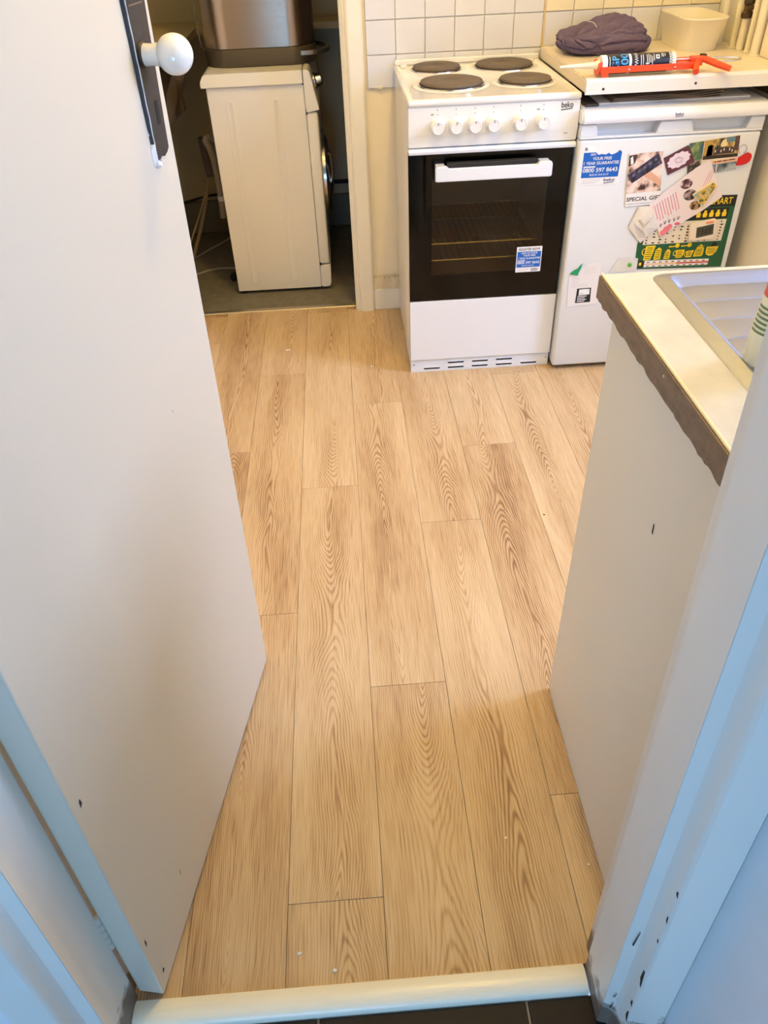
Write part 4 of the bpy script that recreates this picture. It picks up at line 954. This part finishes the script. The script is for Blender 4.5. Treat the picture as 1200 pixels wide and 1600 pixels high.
def wrap(t0, t1, a0, a1, r=RC+.0007):
    """text wrapped round the tube: v runs towards the nozzle, u up and round"""
    def f(u, v):
        a = R(a0 + (a1-a0)*u); t = t1 + (t0-t1)*v; return G(t, r*math.cos(a), r*math.sin(a))
    return f
bm.free()
M_lblue = mat('label_light_blue', (60, 160, 236), .35)
bm = NB(); text(bm, 'GP', wrap(.030, .050, -18, 62)); text(bm, '200', wrap(.055, .076, -38, 82)); obj('blue_lettering', bm, M_lblue, tubeo)
def band(bm, t0, t1, a0, a1, r=RC+.0007):
    k = 6
    for i in range(k):
        aa, ab = R(a0+(a1-a0)*i/k), R(a0+(a1-a0)*(i+1)/k)
        bm.faces.new([bm.verts.new(G(t, r*math.cos(a), r*math.sin(a))) for t, a in ((t0, aa), (t1, aa), (t1, ab), (t0, ab))])
bm = NB()
for t, a0, a1 in ((.112, -30, 60), (.118, -30, 66), (.129, -30, 62), (.134, 0, 66), (.139, 10, 60), (.144, -10, 50), (.149, 20, 66), (.171, 40, 70), (.175, 40, 70), (.180, 44, 66), (.023, -10, 60)): band(bm, t, t+.0016, a0, a1)
band(bm, .155, .165, 30, 58)
band(bm, .126, .136, 2, 8)
obj('white_print', bm, M_paper, tubeo)
bm = NB(); band(bm, .158, .1625, 37, 50, RC+.0009); obj('navy_print', bm, M_navy, tubeo)
def chev(bm, tc):
    for k in range(9):
        a = -36 + k*15; r = RC+.0008
        for (ta, aa, tb, ab) in ((-.004, 0, .004, 7), (.004, 7, -.004, 14)):
            P4 = [(tc-ta-.0016, a+aa), (tc-ta+.0016, a+aa), (tc-tb+.0016, a+ab), (tc-tb-.0016, a+ab)]
            bm.faces.new([bm.verts.new(G(t, r*math.cos(R(x)), r*math.sin(R(x)))) for t, x in P4])
bm = NB(); chev(bm, .099); obj('white_chevrons', bm, M_paper, tubeo)
bm = NB(); chev(bm, .1985); obj('black_chevrons', bm, M_ink, tubeo)

# ================================================================== TUB, PIPES
tb = thing('plastic_tub', 'pale cream plastic tub in the counter corner by the pipes', 'tub', (1.17, 2.80, .9168))
def tubloop(z, k):
    g = .026*k
    pts = rrect(1.106-g*.75, 1.228+g*.15, 2.695-g*2.0, 2.915+g*.2, .044+.012*k, 8); return [(x, y, z) for x, y in pts]
bm = NB(); loft(bm, [tubloop(.9168, 0), tubloop(.930, .1), tubloop(1.004, .92), tubloop(1.006, 1.02), tubloop(1.010, 1.02), tubloop(1.010, .9), tubloop(1.000, .82), tubloop(.925, .02), tubloop(.921, -.2)])
obj('bowl', bm, M_tub, tb, smooth=True, angle=50)
for k, (x, y, r) in enumerate(((1.268, 2.800, .0105), (1.286, 2.738, .012), (1.288, 2.690, .0115), (1.292, 2.642, .009), (1.2905, 2.588, .0135))):
    lbl = ('slim painted pipe behind the tub', 'painted pipe standing next to the tub', 'painted pipe carrying the tarnished valve', 'thin painted pipe between two thicker ones', 'thick painted pipe nearest the viewer in the counter corner')[k]
    pth = thing('water_pipe', lbl, 'pipe', (x, y, .9168), group='vertical painted pipes in the counter corner')
    bm = NB(); tube(bm, [(x, y, .9169), (x+.001, y, 1.0), (x-.001, y+.001, 1.15), (x, y, 1.6)], r, 16); obj('pipe_run', bm, M_pipe, pth, smooth=True)
    if k != 2: bm = NB(); lathe(bm, [(r+.009, 0), (r+.009, .0012), (r+.001, .002)], (x, y, .9169), (0, 0, 1), 16); obj('collar', bm, M_pipe, pth)
    else:
        bm = NB(); lathe(bm, [(.0125, 0), (.018, .003), (.0185, .015), (.014, .019), (.0125, .022), (.0125, .036), (.017, .04), (.017, .052), (.0125, .055)], (x, y, 1.000), (0, 0, 1), 8)
        obj('compression_nut', bm, M_brass, pth)
        bm = NB(); tube(bm, [(x, y-.008, 1.03), (x-.006, y-.034, 1.032)], .008, 10); tube(bm, [(x-.022, y-.036, 1.030), (x+.010, y-.032, 1.034)], .0055, 8); obj('tap_lever', bm, M_brass, pth)
bw = thing('boxed_pipe_panel', 'white painted boxing panel at the right end of the counter', 'panel', (1.30, 2.47, .9168))
bm = NB(); box(bm, 1.296, 1.309, 2.36, 2.565, .9169, 1.5, .003); obj('panel', bm, M_pipe, bw)

# ================================================================== SINK UNIT BY THE DOORWAY
su = thing('sink_cabinet', 'cream painted base cabinet end beside the doorway under the sink', 'cabinet', (.84, .75, 0))
bm = NB(); box(bm, .3775, .3955, .511, .985, 0.0005, .8825, .002); ep = obj('end_panel', bm, M_cream, su)
bm = NB(); vs = [bm.verts.new((.3771, .715+a, .697+b)) for a, b in ((-.0022, -.008), (.0015, -.006), (.0025, .009), (-.0012, .008))]; bm.faces.new(vs); obj('scratch', bm, M_chip, ep)
bm = NB(); box(bm, .3955, 2.19, .511, .525, .0005, .75); box(bm, .3955, 2.19, .525, .96, .10, .118); box(bm, 2.175, 2.19, .525, .96, .118, .8825); box(bm, .3955, 2.19, .93, .945, .0005, .10); obj('carcass', bm, M_cream, su)
for k in range(4):
    a = .41 + k*.445; bm = NB(); box(bm, a, a+.44, .961, .98, .12, .87, .003); dd = obj('cabinet_door', bm, M_cream, su)
    bm = NB(); box(bm, a+.36, a+.42, .981, 1.0, .78, .79, .003); obj('handle', bm, M_chrome, dd)
wt = thing('sink_worktop', 'marbled cream sink worktop with a bare brown chipboard end', 'worktop', (.84, .76, .883))
bm = NB(); box(bm, .3645, .446, .5125, 1.022, .8832, .9155); box(bm, 1.222, 2.1985, .5125, 1.022, .8832, .9155); box(bm, .446, 1.222, .5125, .578, .8832, .9155); box(bm, .446, 1.222, .99, 1.022, .8832, .9155); obj('core', bm, M_chipb, wt)
bm = NB(); prism(bm, [(.99, .9156), (.99, .9185), (1.019, .9185), (1.0235, .914), (1.0235, .886), (1.0222, .886), (1.0222, .9156)], 'x', .3645, 2.1985)
box(bm, .3645, .446, .5125, .99, .9156, .9185); box(bm, 1.222, 2.1985, .5125, .99, .9156, .9185); box(bm, .446, 1.222, .5125, .578, .9156, .9185); obj('laminate_top', bm, M_lam, wt)
bm = NB(); tube(bm, [(.3652, .5125, .9175), (.3652, 1.0225, .9175)], .0020, 8); obj('laminate_lip', bm, M_lamlip, wt)
bm = NB(); ne = 60; top_, bot_ = [], []
for i in range(ne+1):
    y = .5125 + (1.0225-.5125)*i/ne; zb = .8835 + .0042*noise.noise(Vector((i*.33, 0, 0))) + .0035*noise.noise(Vector((i*.9, 4, 0))) - .005*(1-i/ne)
    top_.append((y, .9157)); bot_.append((y, zb))
for dx in (.3612,):
    Tn = [bm.verts.new((dx+.0009*noise.noise(Vector((i*.8, 1, 1))), y, z)) for i, (y, z) in enumerate(top_)]; Bn = [bm.verts.new((dx+.0012*noise.noise(Vector((i*.8, 3, 1))), y, z)) for i, (y, z) in enumerate(bot_)]
    Tb = [bm.verts.new((.3644, y, z)) for y, z in top_]; Bb = [bm.verts.new((.3644, y, z)) for y, z in bot_]
    for i in range(ne):
        bm.faces.new((Tn[i], Tn[i+1], Bn[i+1], Bn[i])); bm.faces.new((Bn[i], Bn[i+1], Bb[i+1], Bb[i])); bm.faces.new((Tn[i], Tn[i+1], Tb[i+1], Tb[i]))
obj('ragged_chipboard_end', bm, M_chipb, wt)
bm = NB()
for y_, z_ in ((.752, .905),): lathe(bm, [(0, .0011), (.0016, .0006), (.0022, 0)], (.3612, y_, z_), (-1, 0, 0), 7)
obj('filler_spot', bm, M_lamlip if False else mat('filler_grey', (196, 180, 160), .8), wt)
# stainless drainer
dn = thing('sink_drainer', 'stainless steel sink drainer with flat ridges set in the marbled worktop', 'sink', (.80, .78, .9185))
SX0, SX1, SY0, SY1 = .428, 1.24, .56, 1.008
bm = NB()
def rl(x0, x1, y0, y1, z, r): return [(x, y, z) for x, y in rrect(x0, x1, y0, y1, r, 6)]
def ins(d, z, r): return rl(SX0+d, SX1-d, SY0+d, SY1-d, z, r)
loft(bm, [ins(0, .9186, .020), ins(.003, .9205, .020), ins(.012, .9215, .018), ins(.016, .9245, .016), ins(.020, .9245, .014), ins(.028, .9150, .010), ins(.034, .9125, .008)], close=False)
obj('rim', bm, M_steel, dn, smooth=True, angle=60)
ry_ = [.594, .640, .690, .728, .766, .817, .869, .924, .974]
bm = NB(); pf = [(ry_[0], .9126)]
for a, b in zip(ry_, ry_[1:]): pf += [(a+.0012, .9128), (a+.003, .9148), (a+.006, .9152), (b-.005, .9156), (b-.002, .9148), (b-.0006, .9128)]
for sx in (SX0+.034,):
    A = [bm.verts.new((sx, y, .9126)) for y, z in pf]; B = [bm.verts.new((sx+.02, y, z)) for y, z in pf]; C_ = [bm.verts.new((.86, y, z-.004)) for y, z in pf]
    for P0, P1 in ((A, B), (B, C_)):
        for i in range(len(pf)-1): bm.faces.new((P0[i], P0[i+1], P1[i+1], P1[i]))
obj('ridged_draining_board', bm, M_steel, dn, smooth=True, angle=20)
bm = NB(); loft(bm, [rl(.86, 1.206, .594, .974, .9086, .03), rl(.865, 1.20, .60, .968, .89, .04), rl(.875, 1.19, .61, .958, .78, .05), rl(.90, 1.16, .64, .93, .765, .05)])
obj('basin', bm, M_steel, dn, smooth=True)
# bottle on the drainer
bt = thing('soap_bottle', 'white washing-up bottle with a printed label standing on the drainer', 'bottle', (.484, .742, .9155))
def bl_(z, rx, ry): return [(.484+rx*math.cos(2*math.pi*k/32), .742+ry*math.sin(2*math.pi*k/32), z) for k in range(32)]
bm = NB(); loft(bm, [bl_(.9157, .030, .024), bl_(.9175, .034, .027), bl_(.925, .0365, .029), bl_(.96, .0365, .029), bl_(1.02, .033, .027), bl_(1.06, .031, .025), bl_(1.085, .024, .021), bl_(1.10, .013, .013), bl_(1.115, .012, .012)])
obj('bottle_body', bm, mat('bottle_white', (236, 234, 206), .35, var=.02), bt, smooth=True, angle=50)
bm = NB(); lathe(bm, [(.014, 1.115), (.014, 1.135), (.008, 1.14), (.006, 1.155), (0, 1.156)], (.484, .742, 0), (0, 0, 1), 20); obj('cap', bm, M_red, bt, smooth=True)
def lb(z, rx, ry, a0, a1, k=14): return [(.484+(rx+.0004)*math.cos(R(a0+(a1-a0)*i/k)), .742+(ry+.0004)*math.sin(R(a0+(a1-a0)*i/k)), z) for i in range(k+1)]
def lstrip(bm, z0, z1, a0, a1):
    g = lambda z: (.0365-(max(z, .96)-.96)/.06*.0035, .029-(max(z, .96)-.96)/.06*.002)
    A = [bm.verts.new(p) for p in lb(z0, *g(z0), a0, a1)]; B = [bm.verts.new(p) for p in lb(z1, *g(z1), a0, a1)]
    for i in range(len(A)-1): bm.faces.new((A[i], A[i+1], B[i+1], B[i]))
bm = NB()
for k in range(6): lstrip(bm, .962+k*.0055, .9645+k*.0055, 165, 255)
obj('label_print', bm, mat('label_green', (104, 128, 86), .5), bt)
bm = NB(); lstrip(bm, 1.002, 1.014, 160, 255); obj('label_print', bm, mat('label_red', (206, 84, 84), .5), bt)

# ================================================================== UTILITY CUPBOARD: WASHING MACHINE
wm = thing('washing_machine', 'white washing machine in the utility cupboard with its side facing the kitchen', 'washing machine', (-.29, 3.47, 0))
wx0, wx1, wy0, wy1 = -.478, -.116, 3.17, 3.765
bm = NB(); box(bm, wx0, wx1, wy0, wy1, .012, .802, .003); obj('cabinet', bm, M_sidew, wm)
for xc in (-.398, -.2285):
    for sgn in (1,):
        bm = NB(); hw = .0175
        o_ = rrect(xc-hw, xc+hw, .045, .758, .0174, 8); i_ = rrect(xc-hw+.006, xc+hw-.006, .051, .752, .0113, 8); c_ = rrect(xc-hw+.010, xc+hw-.010, .055, .748, .0073, 8)
        loft(bm, [[(x, wy0-.0001, z) for x, z in o_], [(x, wy0-.0022, z) for x, z in i_], [(x, wy0-.0006, z) for x, z in c_]]); obj('pressed_rib', bm, M_sidew, wm, smooth=True, angle=60)
bm = NB(); prism(bm, [(-.494, .802), (-.494, .822), (-.482, .842), (-.470, .846), (-.118, .846), (-.118, .802)], 'y', wy0-.014, wy1, .002)
obj('top_lid', bm, mat('lid_cream', (232, 228, 214), .3, var=.04), wm)
bm = NB(); prism(bm, [(-.115, .846), (-.098, .846), (-.090, .838), (-.064, .712), (-.112, .704), (-.115, .72)], 'y', wy0-.012, wy1, .002); cpw = obj('control_panel', bm, M_sidew, wm)
bm = NB(); box(bm, -.115, -.072, wy0-.003, wy1, .115, .704, .008, 3); obj('front_panel', bm, M_sidew, wm, smooth=True)
bm = NB(); prism(bm, [(-.115, .012), (-.080, .012), (-.072, .028), (-.070, .112), (-.115, .108)], 'y', wy0-.003, wy1, .004); obj('kick_panel', bm, M_sidew, wm)
bm = NB(); lathe(bm, [(.030, -.004), (.030, .004), (.024, .009), (.021, .028), (.016, .031), (0, .031)], (-.078, 3.30, .785), (.98, 0, .2), 28); obj('programme_dial', bm, M_chrome, cpw, smooth=True)
bm = NB(); lathe(bm, [(.17, -.002), (.17, .012), (.155, .026), (.125, .030), (.118, .022), (.08, .034), (0, .040)], (-.072, 3.46, .41), (1, 0, 0), 48); dw = obj('porthole_door', bm, M_chrome, wm, smooth=True)
bm = NB(); lathe(bm, [(.119, .0215), (.10, .030), (.06, .040), (0, .044)], (-.072, 3.46, .41), (1, 0, 0), 40); obj('porthole_glass', bm, M_black, dw, smooth=True)
bm = NB(); tube(bm, [(-.048, 3.318, .52), (-.034, 3.318, .51), (-.032, 3.318, .42), (-.048, 3.318, .40)], .007, 8, 2); obj('door_handle', bm, M_chrome, dw, smooth=True)
for x, y in ((-.46, 3.20), (-.14, 3.20), (-.46, 3.73), (-.14, 3.73)):
    bm = NB(); lathe(bm, [(.014, -.002), (.014, .008), (.006, .010), (.006, .014)], (x, y, 0), (0, 0, 1), 14); obj('foot', bm, M_dark, wm)
bm = NB(); prism(bm, [(-.115, .706), (-.109, .700), (-.115, .694)], 'y', wy0-.0032, wy0-.002); prism(bm, [(-.130, .8015), (-.116, .8015), (-.116, .795)], 'y', wy0-.0006, wy0+.001); prism(bm, [(-.116, .125), (-.103, .113), (-.116, .112)], 'y', wy0-.0036, wy0-.002)
obj('panel_gap', bm, M_dark, wm)

# ---- pedal bin on top of it
bn = thing('pedal_bin', 'brushed steel pedal bin with a dark base standing on the washing machine', 'bin', (-.285, 3.40, .846))
def bnl(z, g, r=.10): return [(x, y, z) for x, y in rrect(-.486-g, -.062+g, 3.266-g, 3.520+g, r, 10)]
bm = NB(); loft(bm, [bnl(.8465, -.004), bnl(.8485, -.001), bnl(.9015, 0), bnl(.9045, -.002)]); obj('base_band', bm, mat('dark_bin_plastic', (72, 62, 50), .5, var=.06), bn, smooth=True)
M_bin = mat('bin_steel', (178, 162, 146), .24, 1., var=.08, vscale=6, bump=.10, bscale=40, stretch=(1, 1, 26))
bm = NB(); loft(bm, [bnl(.9046, -.006), bnl(.907, -.003), bnl(1.40, -.003), bnl(1.402, -.006)]); obj('body', bm, M_bin, bn, smooth=True)
bm = NB(); loft(bm, [bnl(1.4025, -.002), bnl(1.43, -.002), bnl(1.452, -.02), bnl(1.46, -.05, .04)]); obj('lid', bm, M_bin, bn, smooth=True)
bm = NB()
pp = [(-.118, 3.258), (-.055, 3.262), (-.020, 3.300), (-.004, 3.370), (-.018, 3.440), (-.050, 3.490), (-.095, 3.520)]
for s in range(2):
    pp2 = []
    for a, b in zip(pp, pp[1:]): pp2 += [a, (a[0]*.5+b[0]*.5, a[1]*.5+b[1]*.5)]
    pp = pp2 + [pp[-1]]
    pp = [pp[0]] + [((pp[i-1][0]+2*pp[i][0]+pp[i+1][0])/4, (pp[i-1][1]+2*pp[i][1]+pp[i+1][1])/4) for i in range(1, len(pp)-1)] + [pp[-1]]
c0 = Vector((-.11, 3.38)); L1 = []
inner = [tuple(Vector(p) + (c0-Vector(p)).normalized()*.014) for p in pp]
loft(bm, [[(p[0], p[1], .878), (p[0], p[1], .892), (q[0], q[1], .892), (q[0], q[1], .878)] for p, q in zip(pp, inner)]); obj('pedal', bm, mat('pedal_steel', (150, 140, 126), .3, .9), bn)
bm = NB(); tube(bm, [(-.500, 3.395, 1.44), (-.504, 3.395, 1.20), (-.503, 3.395, .925), (-.500, 3.395, .900), (-.486, 3.395, .888)], .0022, 6); obj('hinge_rod', bm, M_chrome, bn)

# ---- shelf, hoses and clutter in the cupboard
sh = thing('corner_shelf', 'tan painted L-shaped shelf in the utility cupboard', 'shelf', (-.30, 3.9, .893))
M_shelf = mat('shelf_paint', (200, 186, 150), .55, var=.12, vscale=8); M_shedge = mat('shelf_edge', (206, 190, 156), .55, var=.1)
bm = NB(); prism(bm, [(-.8595, 3.20), (-.584, 3.20), (-.584, 3.80), (.2995, 3.80), (.2995, 3.9995), (-.8595, 3.9995)], 'z', .896, .918); obj('board', bm, M_shelf, sh)
bm = NB(); box(bm, -.584, .2995, 3.790, 3.7999, .893, .9185); obj('edge_lipping', bm, M_shedge, sh)
bm = NB(); box(bm, -.5838, -.574, 3.20, 3.7898, .893, .9185); obj('edge_lipping', bm, M_shelf, sh)
bm = NB(); prism(bm, [(3.55, .8955), (3.73, .8955), (3.55, .80)], 'x', -.855, -.84); obj('bracket', bm, M_base, sh)
M_hose = mat('grey_hose', (170, 160, 146), .5, var=.12, bump=.3, bscale=90)
def run(name, label, cat, pts, r, m_, sm=2, n=10):
    p0 = min(pts, key=lambda p: p[2]); o = obj(name, tube(NB(), pts, r, n, sm), m_, loc=p0, smooth=True, angle=60); return meta(o, label, cat)
hs = thing('drain_hose', 'grey hooked drain hose beside the washing machine', 'hose', (-.54, 3.5, .22))
bm = NB(); tube(bm, [(-.520, 3.56, .50), (-.540, 3.52, .555), (-.572, 3.50, .555), (-.552, 3.5, .52), (-.542, 3.5, .45), (-.540, 3.5, .37), (-.540, 3.5, .30), (-.545, 3.5, .225)], .0135, 12, 2); obj('hose', bm, M_hose, hs, smooth=True)
bm = NB(); lathe(bm, [(.0165, 0), (.0165, .02)], (-.5385, 3.5, .30), (0, 0, 1), 16); obj('clip', bm, M_white, hs)
bm = NB(); tube(bm, [(-.585, 3.55, .55), (-.580, 3.55, .46), (-.572, 3.55, .39)], .02, 10, 1); obj('standpipe', bm, mat('grey_plastic', (84, 76, 64), .5), hs, smooth=True)
M_pale = mat('pale_cable', (176, 158, 122), .5, var=.1)
run('waste_pipe', 'pale rigid pipe slanting down behind the open door', 'pipe', [(-.590, 3.60, .40), (-.615, 3.60, .30), (-.67, 3.60, .15), (-.73, 3.60, .02)], .0085, M_pale)
run('white_cable', 'thin pale cable hanging beside the slanting pipe', 'cable', [(-.587, 3.56, .41), (-.605, 3.56, .34), (-.66, 3.56, .22), (-.72, 3.56, .11), (-.76, 3.56, .02)], .004, M_pale, 2, 6)
run('mains_cable', 'thin grey cable curling up to the washing machine', 'cable', [(-.76, 3.60, .004), (-.72, 3.63, .004), (-.66, 3.72, .01), (-.60, 3.77, .02), (-.54, 3.79, .05)], .004, M_hose, 2, 6)
run('grey_flex', 'grey flex lying on the concrete by the washing machine', 'cable', [(-.74, 3.38, .004), (-.69, 3.415, .004), (-.63, 3.46, .004), (-.57, 3.47, .004), (-.50, 3.45, .006)], .0052, M_hose, 2, 6)
run('black_cable', 'black cable running along the foot of the cupboard wall', 'cable', [(-.84, 3.93, .16), (-.76, 3.95, .17), (-.68, 3.965, .185), (-.60, 3.97, .19), (-.50, 3.97, .19)], .006, M_dark, 2, 6)
run('black_cable', 'black cable crossing the dark wall right of the washing machine', 'cable', [(-.10, 3.985, .215), (0, 3.985, .212), (.10, 3.985, .216), (.29, 3.985, .215)], .009, M_dark, 1, 8)
fc = thing('mains_plug', 'small black plug beside the washing machine foot', 'plug', (-.513, 3.33, 0))
bm = NB(); lathe(bm, [(0, .002), (.016, .004), (.019, .018), (.012, .034), (0, .036)], (-.513, 3.33, -.002), (0, 0, 1), 16); obj('plug_body', bm, M_dark, fc, smooth=True)
bg_ = thing('brown_bag', 'dark brown bag hanging under the utility shelf beside the door', 'bag', (-.62, 3.30, .63))
bm = NB(); gx = 10
Lp = [[(-.66+.11*(k/gx) + .012*math.sin(k*1.3+z*20) - .05*(1-z), 3.28+.02*math.sin(k*.9)+.03*(1-z)*math.sin(k*2.1), .628+.262*z + .06*(k/gx)*(1-z)*1.2) for k in range(gx+1)] for z in (0, .25, .5, .75, 1)]
Lb = [[(x, y+.045, z) for x, y, z in l] for l in Lp]
loft(bm, [f_ + b_[::-1] for f_, b_ in zip(Lp, Lb)]); obj('cloth', bm, mat('brown_cloth', (78, 62, 42), .85, var=.25, vscale=14), bg_, smooth=True, angle=60)

# ================================================================== crumbs on the floor
for k, (x, y, r) in enumerate(((-.248, 2.62, .004), (.065, 2.455, .0035), (-.155, .493, .0028), (-.097, .463, .003), (.222, .66, .002), (.36, .60, .0018), (.50, 1.56, .0022))):
    lbl = ('curled pale crumb on the floor in front of the utility doorway', 'pale crumb on the floor left of the cooker foot', 'small pale crumb near the open door and threshold', 'small pale crumb just behind the threshold', 'tiny crumb on the floor left of the cabinet end', 'tiny crumb beside the cabinet end on the floor', 'dark speck in the middle of the floor')[k]
    bm = NB(); n_ = 7
    lathe(bm, [(0, 0), (r, r*.25), (r*.9, r*.7), (0, r)], (x, y, .0002), (0, 0, 1), n_)
    for v in bm.verts: v.co.x += (v.co.x-x)*(1.6 if k == 0 else .4)*random.uniform(.6, 1.2)
    meta(obj('floor_crumb', bm, M_chip if k == 6 else M_paper, loc=(x, y, 0)), lbl, 'crumb', 'crumbs on the oak floor')
